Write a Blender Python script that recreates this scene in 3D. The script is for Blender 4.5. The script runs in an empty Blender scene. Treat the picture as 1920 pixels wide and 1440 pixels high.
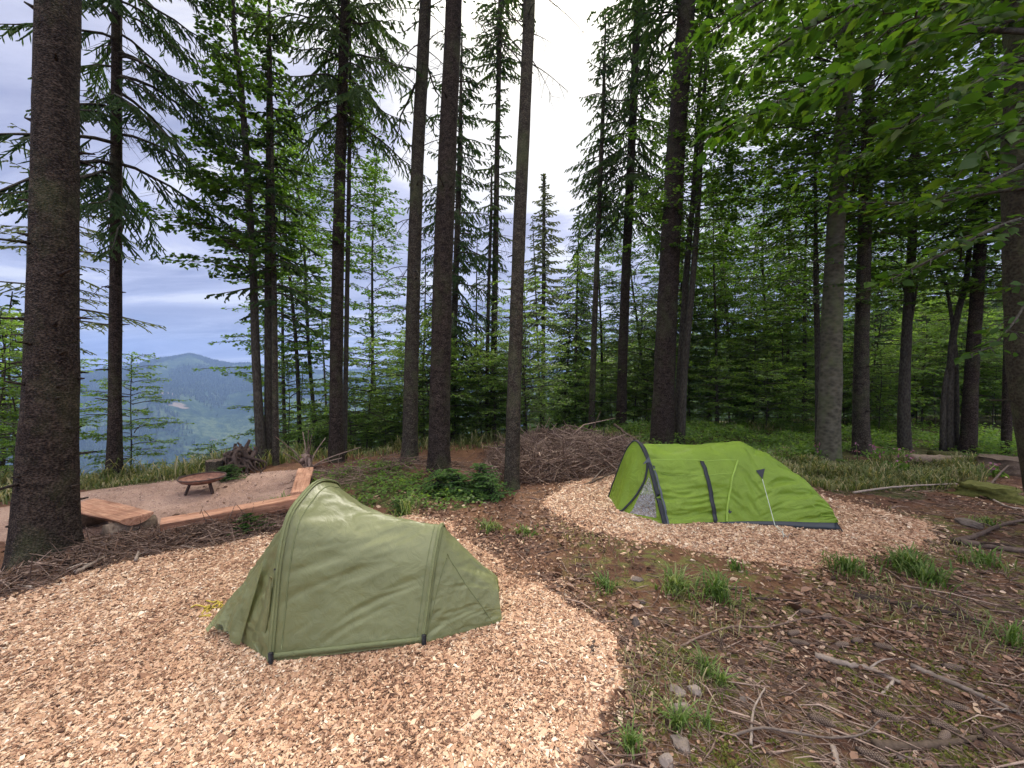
import bpy, math, random
import numpy as np
from math import radians as R, sin, cos, pi
sc = bpy.context.scene
COL = sc.collection
# ------------------------------------------------------------------ camera
CAM_Z, PITCH, F = 2.2, R(1.6), 747.0            # F: focal length in photo pixels (1920 wide)
cd = bpy.data.cameras.new('camera'); cam = bpy.data.objects.new('camera', cd); COL.objects.link(cam)
cd.sensor_width = 36.0; cd.lens = F / 1920 * 36.0
cd.clip_start = 0.05; cd.clip_end = 20000
cam.location = (0, 0, CAM_Z); cam.rotation_euler = (pi/2 - PITCH, 0, 0)
sc.camera = cam
# ------------------------------------------------------------------ sky, sun, exposure
SUN_EL, SUN_AZ = R(47), R(9)                   # azimuth to the right of straight ahead
world = bpy.data.worlds.new('World'); sc.world = world; world.use_nodes = True
def build_sky():
    nt = world.node_tree; nt.nodes.clear(); L = nt.links.new
    n = nt.nodes.new
    out = n('ShaderNodeOutputWorld'); bg = n('ShaderNodeBackground'); bg.inputs['Strength'].default_value = 0.1
    sky = n('ShaderNodeTexSky'); sky.sky_type = 'NISHITA'; sky.sun_disc = False
    sky.sun_elevation = SUN_EL; sky.sun_rotation = SUN_AZ
    sky.air_density = 1.0; sky.dust_density = 2.0
    tc = n('ShaderNodeTexCoord'); sep = n('ShaderNodeSeparateXYZ'); L(tc.outputs['Generated'], sep.inputs[0])
    def m(op, a, b=None, clamp=False):
        q = n('ShaderNodeMath'); q.operation = op; q.use_clamp = clamp
        for i, v in enumerate((a, b)):
            if v is None: continue
            if isinstance(v, (int, float)): q.inputs[i].default_value = v
            else: L(v, q.inputs[i])
        return q.outputs[0]
    z = m('MAXIMUM', sep.outputs['Z'], 0.0)
    zz = m('ADD', z, 0.16)
    px, py = m('DIVIDE', sep.outputs['X'], zz), m('DIVIDE', sep.outputs['Y'], zz)
    cb = n('ShaderNodeCombineXYZ'); L(px, cb.inputs[0]); L(py, cb.inputs[1])
    mp = n('ShaderNodeMapping'); mp.inputs['Rotation'].default_value = (0, 0, 0.5); mp.inputs['Scale'].default_value = (1.0, 2.0, 1)
    mp.inputs['Location'].default_value = (3.1, 1.7, 0)
    L(cb.outputs[0], mp.inputs['Vector'])
    nz = n('ShaderNodeTexNoise'); nz.inputs['Scale'].default_value = 0.75; nz.inputs['Detail'].default_value = 7
    nz.inputs['Roughness'].default_value = 0.58; nz.inputs['Distortion'].default_value = 0.6
    L(mp.outputs[0], nz.inputs['Vector'])
    # bright veil where the sun stands behind the cloud
    sd = n('ShaderNodeVectorMath'); sd.operation = 'DOT_PRODUCT'
    sd.inputs[1].default_value = (sin(R(9))*cos(R(38)), cos(R(9))*cos(R(38)), sin(R(38)))
    L(tc.outputs['Generated'], sd.inputs[0])
    d = m('MAXIMUM', sd.outputs['Value'], 0.0)
    glow = m('POWER', d, 22.0)
    f = m('ADD', nz.outputs['Fac'], m('MULTIPLY', glow, 0.26))
    rp = n('ShaderNodeValToRGB'); L(f, rp.inputs[0])
    e = rp.color_ramp.elements
    e[0].position = 0.36; e[0].color = (0.29, 0.315, 0.52, 1)
    e[1].position = 0.72; e[1].color = (1.0, 1.0, 1.04, 1)
    for p, c in ((0.46, (0.44, 0.46, 0.67, 1)), (0.55, (0.60, 0.62, 0.85, 1)), (0.61, (0.88, 0.89, 0.99, 1))):
        el = e.new(p); el.color = c
    # overcast: zenith brighter than the horizon, raised further above the frame as added fill
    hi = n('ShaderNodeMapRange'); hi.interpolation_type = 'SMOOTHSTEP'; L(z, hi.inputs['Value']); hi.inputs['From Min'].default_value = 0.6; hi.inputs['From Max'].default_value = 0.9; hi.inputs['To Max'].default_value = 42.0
    bk = n('ShaderNodeMapRange'); bk.interpolation_type = 'SMOOTHSTEP'; L(sep.outputs['Y'], bk.inputs['Value']); bk.inputs['From Min'].default_value = 0.1; bk.inputs['From Max'].default_value = -0.6; bk.inputs['To Max'].default_value = 9.0   # added fill light: unseen sky behind the camera brightened for camera-facing sides
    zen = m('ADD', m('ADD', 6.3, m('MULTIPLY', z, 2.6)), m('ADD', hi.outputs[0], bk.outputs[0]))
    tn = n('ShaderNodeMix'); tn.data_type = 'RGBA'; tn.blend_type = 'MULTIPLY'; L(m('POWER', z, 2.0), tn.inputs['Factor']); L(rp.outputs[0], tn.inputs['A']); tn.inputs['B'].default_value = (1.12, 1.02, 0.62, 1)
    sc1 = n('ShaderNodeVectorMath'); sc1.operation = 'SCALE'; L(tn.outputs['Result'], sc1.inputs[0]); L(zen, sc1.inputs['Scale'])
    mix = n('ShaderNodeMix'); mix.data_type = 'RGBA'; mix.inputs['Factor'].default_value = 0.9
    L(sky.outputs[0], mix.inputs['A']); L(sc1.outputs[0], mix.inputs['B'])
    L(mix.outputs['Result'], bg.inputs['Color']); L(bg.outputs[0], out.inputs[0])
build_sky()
ld = bpy.data.lights.new('sun', 'SUN'); sun = bpy.data.objects.new('sun', ld); COL.objects.link(sun)
ld.energy = 3.0; ld.angle = R(13); ld.color = (1.0, 0.93, 0.82)
sun.rotation_euler = (pi/2 - SUN_EL, 0, pi - SUN_AZ); sun.location = (0, 0, 60)
vs = sc.view_settings; vs.view_transform = 'Standard'; vs.look = 'None'; vs.gamma = 1.0; vs.exposure = 0.7
sc.render.engine = 'CYCLES'; cy = sc.cycles
cy.max_bounces = 7; cy.diffuse_bounces = 4; cy.glossy_bounces = 2; cy.transmission_bounces = 5
cy.transparent_max_bounces = 6; cy.volume_bounces = 1; cy.use_denoising = True
cy.caustics_reflective = False; cy.caustics_refractive = False; cy.sample_clamp_indirect = 6

# ------------------------------------------------------------------ helpers
rng = np.random.default_rng(7)
def P(px, py, y):
    """world point seen at photo pixel (px,py) on the vertical plane at distance y"""
    u = (720 - py) / F; c, s = cos(PITCH), sin(PITCH)
    d = y / (c + u*s)
    return np.array([(px-960)/F*d, y, CAM_Z + d*(u*c - s)])
def G(px, py, z=0.0):
    """world point of photo pixel on the horizontal plane z"""
    u = (720 - py) / F; c, s = cos(PITCH), sin(PITCH)
    d = (z - CAM_Z) / (u*c - s)
    return np.array([(px-960)/F*d, d*(c + u*s), z])
def smooth(a, b, x):
    t = np.clip((np.asarray(x, float)-a)/(b-a), 0, 1); return t*t*(3-2*t)
def vnoise(p, seed=0):
    """value noise, p (n,3)"""
    p = np.asarray(p, float); i = np.floor(p).astype(np.int64); f = p - i; f = f*f*(3-2*f)
    def h(ix, iy, iz):
        n = (ix*374761393 + iy*668265263 + iz*2147483647 + seed*974711) & 0x7fffffff
        n = ((n ^ (n >> 13))*1274126177) & 0x7fffffff
        n = ((n ^ (n >> 16))*668265263) & 0x7fffffff
        return (n % 100003) / 100003.0
    r = 0
    for dx in (0, 1):
        for dy in (0, 1):
            for dz in (0, 1):
                w = (f[:, 0] if dx else 1-f[:, 0])*(f[:, 1] if dy else 1-f[:, 1])*(f[:, 2] if dz else 1-f[:, 2])
                r = r + w*h(i[:, 0]+dx, i[:, 1]+dy, i[:, 2]+dz)
    return r*2-1
def fbm(p, oct=4, seed=0):
    p = np.asarray(p, float); r = 0; a = 1.0
    for k in range(oct):
        r = r + a*vnoise(p*(2.03**k), seed+k*17); a *= 0.5
    return r
def norm(v):
    v = np.asarray(v, float); return v/np.maximum(np.linalg.norm(v, axis=-1, keepdims=True), 1e-9)

class MB:
    """collects vertices and faces; build() links ONE mesh object"""
    def __init__(s): s.v = []; s.f = {3: [], 4: []}; s.n = 0; s.a = []; s.m = {3: [], 4: []}
    def add(s, v, f, rnd=None, mat=0):
        v = np.asarray(v, np.float32).reshape(-1, 3); f = np.asarray(f, np.int64)
        if len(v) == 0: return s
        s.v.append(v); k = f.shape[1]; s.f[k].append(f + s.n); s.m[k].append(np.full(len(f), mat, np.int32))
        if rnd is None: rnd = np.full(len(v), rng.random())
        s.a.append(np.broadcast_to(np.asarray(rnd, np.float32), (len(v),))); s.n += len(v)
        return s
    def mesh(s, name, mats, sm=True):
        me = bpy.data.meshes.new(name)
        v = np.concatenate(s.v); me.vertices.add(len(v)); me.vertices.foreach_set('co', v.ravel())
        q = np.concatenate(s.f[4]) if s.f[4] else np.zeros((0, 4), np.int64)
        t = np.concatenate(s.f[3]) if s.f[3] else np.zeros((0, 3), np.int64)
        mi = np.concatenate(s.m[4]+s.m[3])
        loops = np.concatenate([q.ravel(), t.ravel()]).astype(np.int32)
        tot = np.concatenate([np.full(len(q), 4), np.full(len(t), 3)]).astype(np.int32)
        start = np.concatenate([[0], np.cumsum(tot)[:-1]]).astype(np.int32)
        me.loops.add(len(loops)); me.loops.foreach_set('vertex_index', loops)
        me.polygons.add(len(tot)); me.polygons.foreach_set('loop_start', start); me.polygons.foreach_set('loop_total', tot)
        me.polygons.foreach_set('material_index', mi.astype(np.int32))
        me.polygons.foreach_set('use_smooth', np.full(len(tot), sm))
        at = me.attributes.new('rnd', 'FLOAT', 'POINT'); at.data.foreach_set('value', np.concatenate(s.a).astype(np.float32))
        for m in (mats if isinstance(mats, (list, tuple)) else [mats]): me.materials.append(m)
        me.update(calc_edges=True); me.validate()
        return me
    def build(s, name, mats, parent=None, sm=True):
        return link(name, s.mesh(name, mats, sm), parent)
def link(name, me, parent=None):
    o = bpy.data.objects.new(name, me); COL.objects.link(o)
    if parent is not None: o.parent = parent
    return o
def tag(o, label=None, cat=None, group=None, kind=None):
    if label: o['label'] = label
    if cat: o['category'] = cat
    if group: o['group'] = group
    if kind: o['kind'] = kind
    return o
def thing(name, label, cat, loc=(0, 0, 0), rz=0.0, group=None):
    o = bpy.data.objects.new(name, None); COL.objects.link(o); o.empty_display_size = 0.2
    o.location = [float(q) for q in loc]; o.rotation_euler = (0, 0, rz)
    return tag(o, label, cat, group)
def copy_tree(o, parent=None):
    c = o.copy(); COL.objects.link(c); c.parent = parent
    for ch in o.children: copy_tree(ch, c)
    return c

def tube(pts, rad, sides=8, cap=True, jit=0.0, seed=0):
    """tube along a polyline -> verts, quads, cap tris"""
    pts = np.asarray(pts, float); n = len(pts); rad = np.broadcast_to(np.asarray(rad, float), (n,))
    tan = norm(np.gradient(pts, axis=0))
    ref = np.array([0, 0, 1.0]) if abs(tan[0][2]) < 0.8 else np.array([0, 1.0, 0])
    a = np.zeros((n, 3)); b = np.zeros((n, 3)); pa = norm(np.cross(tan[0], ref))
    for i in range(n):
        pa = norm(pa - tan[i]*np.dot(pa, tan[i])); a[i] = pa; b[i] = np.cross(tan[i], pa)
    th = np.linspace(0, 2*pi, sides, endpoint=False)
    rr = rad[:, None]*np.ones((1, sides))
    if jit: rr = rr*(1+jit*np.random.default_rng(seed).normal(size=rr.shape))
    v = pts[:, None] + rr[..., None]*(np.cos(th)[None, :, None]*a[:, None]+np.sin(th)[None, :, None]*b[:, None])
    i = np.arange(n-1)[:, None]*sides; j = np.arange(sides)[None]; k = (j+1) % sides
    q = np.stack([i+j, i+k, i+sides+k, i+sides+j], -1).reshape(-1, 4)
    v = v.reshape(-1, 3); t = np.zeros((0, 3), int)
    if cap:
        v = np.vstack([v, pts[0], pts[-1]]); c0, c1 = n*sides, n*sides+1; jj = np.arange(sides); kk = (jj+1) % sides
        t = np.vstack([np.stack([kk, jj, np.full(sides, c0)], -1), np.stack([(n-1)*sides+jj, (n-1)*sides+kk, np.full(sides, c1)], -1)])
    return v, q, t
def add_tube(mb, pts, rad, sides=8, cap=True, rnd=None, mat=0, jit=0.0, seed=0):
    v, q, t = tube(pts, rad, sides, cap, jit, seed); n0 = mb.n
    mb.add(v, q, rnd, mat)
    if len(t): mb.f[3].append(t+n0); mb.m[3].append(np.full(len(t), mat, np.int32))
def curve(ctrl, n):
    """Catmull-Rom through control points"""
    c = np.asarray(ctrl, float); c = np.vstack([2*c[0]-c[1], c, 2*c[-1]-c[-2]]); m = len(c)-3
    t = np.linspace(0, m-1e-9, n); i = t.astype(int); f = (t-i)[:, None]
    p0, p1, p2, p3 = c[i], c[i+1], c[i+2], c[i+3]
    return 0.5*(2*p1+(p2-p0)*f+(2*p0-5*p1+4*p2-p3)*f**2+(3*p1-p0-3*p2+p3)*f**3)
def grid_faces(nu, nv):
    i = np.arange(nu-1)[:, None]*nv; j = np.arange(nv-1)[None]
    return np.stack([i+j, i+j+1, i+nv+j+1, i+nv+j], -1).reshape(-1, 4)
def bevel_box(mb, sx, sy, sz, c=(0, 0, 0), b=0.004, rnd=None, mat=0, rot=None):
    hx, hy, hz = sx/2, sy/2, sz/2; V = []; Fq = []; Ft = []
    idx = {}
    for x in (-1, 1):
        for y in (-1, 1):
            for z in (-1, 1):
                for ax in range(3):
                    p = [x*hx, y*hy, z*hz]
                    for k in range(3):
                        if k != ax: p[k] -= (x, y, z)[k]*b
                    idx[(x, y, z, ax)] = len(V); V.append(p)
    for ax in range(3):
        o = [k for k in range(3) if k != ax]
        for s in (-1, 1):
            def cc(a_, b_):
                t = [0, 0, 0]; t[ax] = s; t[o[0]] = a_; t[o[1]] = b_; return idx[(*t, ax)]
            Fq.append([cc(-1, -1), cc(1, -1), cc(1, 1), cc(-1, 1)])
    for ax in range(3):
        o = [k for k in range(3) if k != ax]
        for s0 in (-1, 1):
            for s1 in (-1, 1):
                t0 = [0, 0, 0]; t0[o[0]] = s0; t0[o[1]] = s1; a0 = list(t0); a1 = list(t0); a0[ax] = -1; a1[ax] = 1
                Fq.append([idx[(*a0, o[0])], idx[(*a1, o[0])], idx[(*a1, o[1])], idx[(*a0, o[1])]])
    for x in (-1, 1):
        for y in (-1, 1):
            for z in (-1, 1): Ft.append([idx[(x, y, z, k)] for k in range(3)])
    V = np.array(V)
    if rot is not None: V = V @ np.asarray(rot).T
    V = V+np.asarray(c); n0 = mb.n
    mb.add(V, np.array(Fq), rnd, mat); mb.f[3].append(np.array(Ft)+n0); mb.m[3].append(np.full(len(Ft), mat, np.int32))
def frame(d, up=(0, 0, 1)):
    """rotation matrix whose columns are (along d, side, up)"""
    d = norm(d); s = norm(np.cross(up, d)); return np.stack([d, s, np.cross(d, s)], 1)

# ------------------------------------------------------------------ materials
class NT:
    def __init__(s, name, rough=0.8):
        s.mat = bpy.data.materials.new(name); s.mat.use_nodes = True; s.nt = s.mat.node_tree; s.nt.nodes.clear()
        s.out = s.n('ShaderNodeOutputMaterial')
    def n(s, t, **kw):
        q = s.nt.nodes.new(t)
        for k, v in kw.items():
            if k in q.inputs: s.set(q.inputs[k], v)
            else: setattr(q, k, v)
        return q
    def set(s, inp, v):
        if hasattr(v, 'is_linked') or hasattr(v, 'links'): s.nt.links.new(v, inp)
        else:
            if isinstance(v, (tuple, list)) and len(v) == 3 and inp.type == 'RGBA': v = (*v, 1)
            inp.default_value = v
    def co(s, scale=(1, 1, 1), rot=(0, 0, 0), kind='Object'):
        tc = s.n('ShaderNodeTexCoord'); m = s.n('ShaderNodeMapping'); s.set(m.inputs['Vector'], tc.outputs[kind])
        m.inputs['Scale'].default_value = scale; m.inputs['Rotation'].default_value = rot; return m.outputs[0]
    def noise(s, vec, scale, detail=4, rough=0.55, dist=0.0, out='Fac'):
        q = s.n('ShaderNodeTexNoise'); s.set(q.inputs['Vector'], vec)
        for k, v in (('Scale', scale), ('Detail', detail), ('Roughness', rough), ('Distortion', dist)): q.inputs[k].default_value = v
        return q.outputs[out]
    def voro(s, vec, scale, feat='F1', out='Distance', rnd=1.0):
        q = s.n('ShaderNodeTexVoronoi'); q.feature = feat; s.set(q.inputs['Vector'], vec); q.inputs['Scale'].default_value = scale
        if 'Randomness' in q.inputs: q.inputs['Randomness'].default_value = rnd
        return q.outputs[out]
    def ramp(s, fac, stops):
        q = s.n('ShaderNodeValToRGB'); s.set(q.inputs[0], fac); e = q.color_ramp.elements
        for i, (p, c) in enumerate(stops):
            el = e[i] if i < 2 else e.new(p)
            el.position = p; el.color = (*c, 1) if len(c) == 3 else c
        return q.outputs[0]
    def mix(s, f, a, b, mode='MIX'):
        q = s.n('ShaderNodeMix'); q.data_type = 'RGBA'; q.blend_type = mode
        s.set(q.inputs['Factor'], f); s.set(q.inputs['A'], a); s.set(q.inputs['B'], b); return q.outputs['Result']
    def math(s, op, a, b=0.0, clamp=False):
        q = s.n('ShaderNodeMath'); q.operation = op; q.use_clamp = clamp; s.set(q.inputs[0], a); s.set(q.inputs[1], b); return q.outputs[0]
    def attr(s, name):
        q = s.n('ShaderNodeAttribute'); q.attribute_name = name; return q.outputs['Fac']
    def orand(s): return s.n('ShaderNodeObjectInfo').outputs['Random']
    def bump(s, h, strength=0.5, dist=0.01, normal=None):
        q = s.n('ShaderNodeBump'); s.set(q.inputs['Height'], h); q.inputs['Strength'].default_value = strength; q.inputs['Distance'].default_value = dist
        if normal is not None: s.set(q.inputs['Normal'], normal)
        return q.outputs[0]
    def bsdf(s, col, rough=0.8, normal=None, spec=0.3, metal=0.0, trans=None, tcol=None):
        b = s.n('ShaderNodeBsdfPrincipled'); s.set(b.inputs['Base Color'], col); s.set(b.inputs['Roughness'], rough)
        b.inputs['Specular IOR Level'].default_value = spec; b.inputs['Metallic'].default_value = metal
        if normal is not None: s.set(b.inputs['Normal'], normal)
        sh = b.outputs[0]
        if trans:
            t = s.n('ShaderNodeBsdfTranslucent'); s.set(t.inputs['Color'], tcol if tcol is not None else col)
            if normal is not None: s.set(t.inputs['Normal'], normal)
            mx = s.n('ShaderNodeMixShader'); mx.inputs[0].default_value = trans
            s.nt.links.new(sh, mx.inputs[1]); s.nt.links.new(t.outputs[0], mx.inputs[2]); sh = mx.outputs[0]
        s.nt.links.new(sh, s.out.inputs[0]); return s.mat

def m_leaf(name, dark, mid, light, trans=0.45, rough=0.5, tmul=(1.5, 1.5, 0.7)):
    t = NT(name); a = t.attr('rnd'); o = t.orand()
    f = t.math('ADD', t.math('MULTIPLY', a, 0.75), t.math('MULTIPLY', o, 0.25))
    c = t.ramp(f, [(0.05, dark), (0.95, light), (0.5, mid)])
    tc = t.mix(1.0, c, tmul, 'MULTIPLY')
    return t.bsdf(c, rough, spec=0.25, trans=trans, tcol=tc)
def m_bark(name, c0, c1, c2, scale=22, zs=0.45, bump=0.9, moss=0.0):
    t = NT(name); v = t.co((1, 1, zs)); 
    cell = t.voro(v, scale, 'F1', 'Distance'); edge = t.voro(v, scale*0.9, 'DISTANCE_TO_EDGE', 'Distance')
    nz = t.noise(v, 7, 6, 0.65); big = t.noise(t.co((1, 1, 0.5)), 1.6, 3)
    f = t.math('ADD', t.math('MULTIPLY', cell, 0.5), t.math('MULTIPLY', nz, 0.65))
    c = t.ramp(f, [(0.25, c0), (0.8, c2), (0.5, c1)])
    c = t.mix(t.math('MULTIPLY', big, 0.55), c, (0.75, 0.8, 0.72), 'MULTIPLY')
    if moss:
        mm = t.ramp(t.noise(t.co((1, 1, 0.6)), 2.3, 5, 0.6), [(0.5, (0, 0, 0)), (0.68, (moss,)*3)])
        c = t.mix(mm, c, (0.10, 0.12, 0.05))
    h = t.math('ADD', t.math('MULTIPLY', t.math('MINIMUM', edge, 0.35), 1.6), t.math('MULTIPLY', nz, 0.7))
    return t.bsdf(c, 0.9, t.bump(h, bump, 0.02), spec=0.15)
M = {}
M['spruce_bark'] = m_bark('spruce_bark', (0.006, 0.004, 0.0035), (0.02, 0.014, 0.0115), (0.095, 0.07, 0.056), scale=40, zs=1.7, bump=1.0, moss=0.3)
M['spruce_bark_far'] = m_bark('spruce_bark_far', (0.010, 0.008, 0.006), (0.036, 0.029, 0.022), (0.125, 0.104, 0.08), scale=40, zs=1.4, moss=0.5, bump=1.0)
M['dark_beech_bark'] = m_bark('dark_beech_bark', (0.02, 0.017, 0.012), (0.045, 0.038, 0.026), (0.085, 0.073, 0.05), scale=30, zs=1.2, bump=0.5, moss=0.8)
M['beech_bark'] = m_bark('beech_bark', (0.04, 0.036, 0.024), (0.078, 0.07, 0.049), (0.13, 0.118, 0.086), scale=9, zs=1.5, bump=0.25, moss=0.7)
M['thin_bark'] = m_bark('thin_bark', (0.022, 0.018, 0.015), (0.045, 0.038, 0.03), (0.085, 0.075, 0.06), scale=30, bump=0.4)
M['needle'] = m_leaf('spruce_needle', (0.02, 0.042, 0.016), (0.046, 0.084, 0.028), (0.10, 0.145, 0.045), 0.45, 0.6, (1.3, 1.4, 0.8))
M['needle_pale'] = m_leaf('pale_needle', (0.06, 0.08, 0.04), (0.1, 0.125, 0.06), (0.16, 0.175, 0.085), 0.35, 0.6)
M['needle_young'] = m_leaf('young_needle', (0.03, 0.07, 0.02), (0.06, 0.13, 0.032), (0.12, 0.21, 0.055), 0.35, 0.6)
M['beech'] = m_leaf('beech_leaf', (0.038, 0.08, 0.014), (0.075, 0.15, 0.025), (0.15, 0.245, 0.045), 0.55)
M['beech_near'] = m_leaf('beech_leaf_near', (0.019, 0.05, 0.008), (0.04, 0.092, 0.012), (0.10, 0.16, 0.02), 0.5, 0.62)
M['beech_young'] = m_leaf('young_beech_leaf', (0.06, 0.125, 0.026), (0.12, 0.205, 0.045), (0.21, 0.305, 0.08), 0.55)
M['grass'] = m_leaf('grass_blade', (0.05, 0.1, 0.02), (0.1, 0.17, 0.035), (0.26, 0.29, 0.12), 0.35)
M['meadow'] = m_leaf('meadow_blade', (0.045, 0.075, 0.02), (0.11, 0.14, 0.045), (0.36, 0.30, 0.17), 0.35)
M['dead_needle'] = m_leaf('dead_needle', (0.06, 0.036, 0.026), (0.15, 0.088, 0.062), (0.26, 0.165, 0.115), 0.1, 0.8)
def m_chip():
    t = NT('wood_chip'); a = t.attr('rnd')
    c = t.ramp(a, [(0.0, (0.09, 0.05, 0.033)), (1.0, (0.75, 0.62, 0.475)), (0.2, (0.26, 0.142, 0.088)), (0.45, (0.455, 0.272, 0.17)), (0.75, (0.61, 0.425, 0.285))])
    g = t.noise(t.co((1, 1, 1)), 160, 2)
    c = t.mix(0.25, c, t.ramp(g, [(0.3, (0.5, 0.5, 0.5)), (0.7, (1, 1, 1))]), 'MULTIPLY')
    return t.bsdf(c, 0.85, spec=0.15)
M['chip'] = m_chip()
def m_litter():
    t = NT('dry_leaf'); a = t.attr('rnd')
    c = t.ramp(a, [(0.0, (0.045, 0.026, 0.018)), (1.0, (0.56, 0.42, 0.30)), (0.4, (0.15, 0.08, 0.052)), (0.75, (0.33, 0.20, 0.135))])
    return t.bsdf(c, 0.7, spec=0.25, trans=0.15)
M['litter'] = m_litter()
def m_stick(name, c0, c1, c2):
    t = NT(name); v = t.co((3, 3, 3)); a = t.attr('rnd')
    n = t.noise(v, 9, 5, 0.65); c = t.ramp(t.math('ADD', t.math('MULTIPLY', n, 0.6), t.math('MULTIPLY', a, 0.4)), [(0.25, c0), (0.75, c2), (0.5, c1)])
    return t.bsdf(c, 0.85, t.bump(t.noise(v, 30, 4), 0.6, 0.004), spec=0.15)
M['stick'] = m_stick('stick_bark', (0.05, 0.033, 0.026), (0.15, 0.1, 0.077), (0.36, 0.265, 0.21))
M['stick_grey'] = m_stick('weathered_stick', (0.11, 0.085, 0.07), (0.24, 0.19, 0.155), (0.42, 0.35, 0.29))
M['stick_dark'] = m_stick('damp_stick', (0.03, 0.022, 0.018), (0.075, 0.052, 0.042), (0.15, 0.11, 0.085))
M['log'] = m_stick('log_bark', (0.05, 0.036, 0.026), (0.115, 0.083, 0.06), (0.25, 0.19, 0.14))
M['mosslog'] = m_stick('moss_cover', (0.035, 0.03, 0.014), (0.09, 0.095, 0.022), (0.19, 0.165, 0.06))
M['rock'] = m_stick('stone', (0.08, 0.06, 0.05), (0.15, 0.12, 0.10), (0.25, 0.205, 0.18))
def m_plank():
    t = NT('fresh_plank'); v = t.co((1, 1, 1)); g = t.noise(t.co((1.2, 22, 22)), 1.6, 5, 0.6, 0.6)
    c = t.ramp(g, [(0.3, (0.27, 0.125, 0.075)), (0.7, (0.58, 0.345, 0.225)), (0.5, (0.46, 0.24, 0.15))])
    s = t.ramp(t.noise(v, 3.2, 5, 0.7), [(0.38, (0.5, 0.48, 0.47)), (0.62, (1, 1, 1))])
    c = t.mix(0.7, c, s, 'MULTIPLY')
    return t.bsdf(c, 0.75, t.bump(g, 0.35, 0.01), spec=0.2)
M['plank'] = m_plank()
def m_rust(name, a, b, c_):
    t = NT(name); v = t.co(); n = t.noise(v, 14, 7, 0.7)
    c = t.ramp(n, [(0.3, a), (0.72, c_), (0.52, b)])
    return t.bsdf(c, 0.75, t.bump(n, 0.3, 0.004), spec=0.3, metal=0.25)
M['rust'] = m_rust('rusty_steel', (0.08, 0.04, 0.03), (0.2, 0.095, 0.065), (0.34, 0.175, 0.12))
M['darksteel'] = m_rust('dark_steel', (0.035, 0.025, 0.022), (0.07, 0.045, 0.038), (0.13, 0.08, 0.062))
def m_fabric(name, col, trans, rough, bsc, tmul, spec=0.3, crinkle=0.5):
    t = NT(name); v = t.co()
    n1 = t.noise(v, bsc, 5, 0.6, 1.2); n2 = t.voro(t.co(rot=(0.4, 0.7, 0.2)), bsc*1.3, 'SMOOTH_F1', 'Distance'); n3 = t.noise(v, 900, 1)
    h = t.math('ADD', t.math('ADD', t.math('MULTIPLY', n1, 0.8), t.math('MULTIPLY', n2, 0.35)), t.math('MULTIPLY', n3, 0.012))
    var = t.ramp(t.noise(v, 3.0, 4), [(0.3, (0.9, 0.9, 0.9)), (0.7, (1.06, 1.06, 1.06))])
    c = t.mix(1.0, col, var, 'MULTIPLY')
    tc = t.mix(1.0, c, tmul, 'MULTIPLY')
    return t.bsdf(c, rough, t.bump(h, crinkle, 0.03), spec=spec, trans=trans, tcol=tc)
M['olive'] = m_fabric('olive_nylon', (0.215, 0.23, 0.105), 0.33, 0.38, 8, (1.2, 1.25, 0.9), 0.5, 0.4)
M['olive_dark'] = m_fabric('olive_seam', (0.17, 0.19, 0.085), 0.15, 0.6, 9, (1, 1.1, 0.8))
M['olive_seam'] = m_fabric('olive_sleeve', (0.20, 0.22, 0.10), 0.2, 0.5, 9, (1.1, 1.2, 0.8))
M['lime'] = m_fabric('lime_polyester', (0.27, 0.405, 0.05), 0.38, 0.45, 7, (1.2, 1.2, 0.6), 0.35, 0.7)
M['lime_seam'] = m_fabric('lime_seam', (0.36, 0.52, 0.09), 0.25, 0.5, 5, (1.2, 1.2, 0.6))
def m_plain(name, c, rough=0.6, spec=0.3):
    t = NT(name); n = t.noise(t.co(), 25, 4); c2 = t.mix(t.math('MULTIPLY', n, 0.6), c, tuple(q*0.55 for q in c))
    return t.bsdf(c2, rough, t.bump(n, 0.2, 0.003), spec=spec)
M['charcoal'] = m_plain('charcoal_webbing', (0.035, 0.038, 0.045))
M['grey_trim'] = m_plain('grey_trim', (0.11, 0.125, 0.14))
M['black'] = m_plain('black_webbing', (0.012, 0.012, 0.013), 0.5)
M['sheet'] = m_plain('dark_groundsheet', (0.022, 0.03, 0.038), 0.35, 0.5)
M['cord'] = m_plain('pale_guy_cord', (0.62, 0.66, 0.56))
M['inner'] = m_plain('dark_inner_mesh', (0.06, 0.055, 0.06))
M['peg'] = m_plain('yellow_tag', (0.5, 0.38, 0.06))
M['pink'] = m_leaf('foxglove_bell', (0.16, 0.05, 0.10), (0.27, 0.10, 0.17), (0.38, 0.2, 0.27), 0.3)
def m_clear():
    t = NT('clear_window_film'); n = t.noise(t.co(), 22, 5, 0.6, 1.0)
    b = t.n('ShaderNodeBsdfPrincipled'); b.inputs['Base Color'].default_value = (0.8, 0.8, 0.85, 1); b.inputs['Roughness'].default_value = 0.12
    t.set(b.inputs['Normal'], t.bump(n, 1.0, 0.06))
    tr = t.n('ShaderNodeBsdfTransparent'); tr.inputs[0].default_value = (0.85, 0.85, 0.87, 1)
    mx = t.n('ShaderNodeMixShader'); t.set(mx.inputs[0], t.ramp(t.noise(t.co(), 40, 4, 0.7, 1.5), [(0.42, (0.12,)*3), (0.66, (0.75,)*3)]))
    t.nt.links.new(tr.outputs[0], mx.inputs[1]); t.nt.links.new(b.outputs[0], mx.inputs[2]); t.nt.links.new(mx.outputs[0], t.out.inputs[0]); return t.mat
M['clear'] = m_clear()
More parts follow.
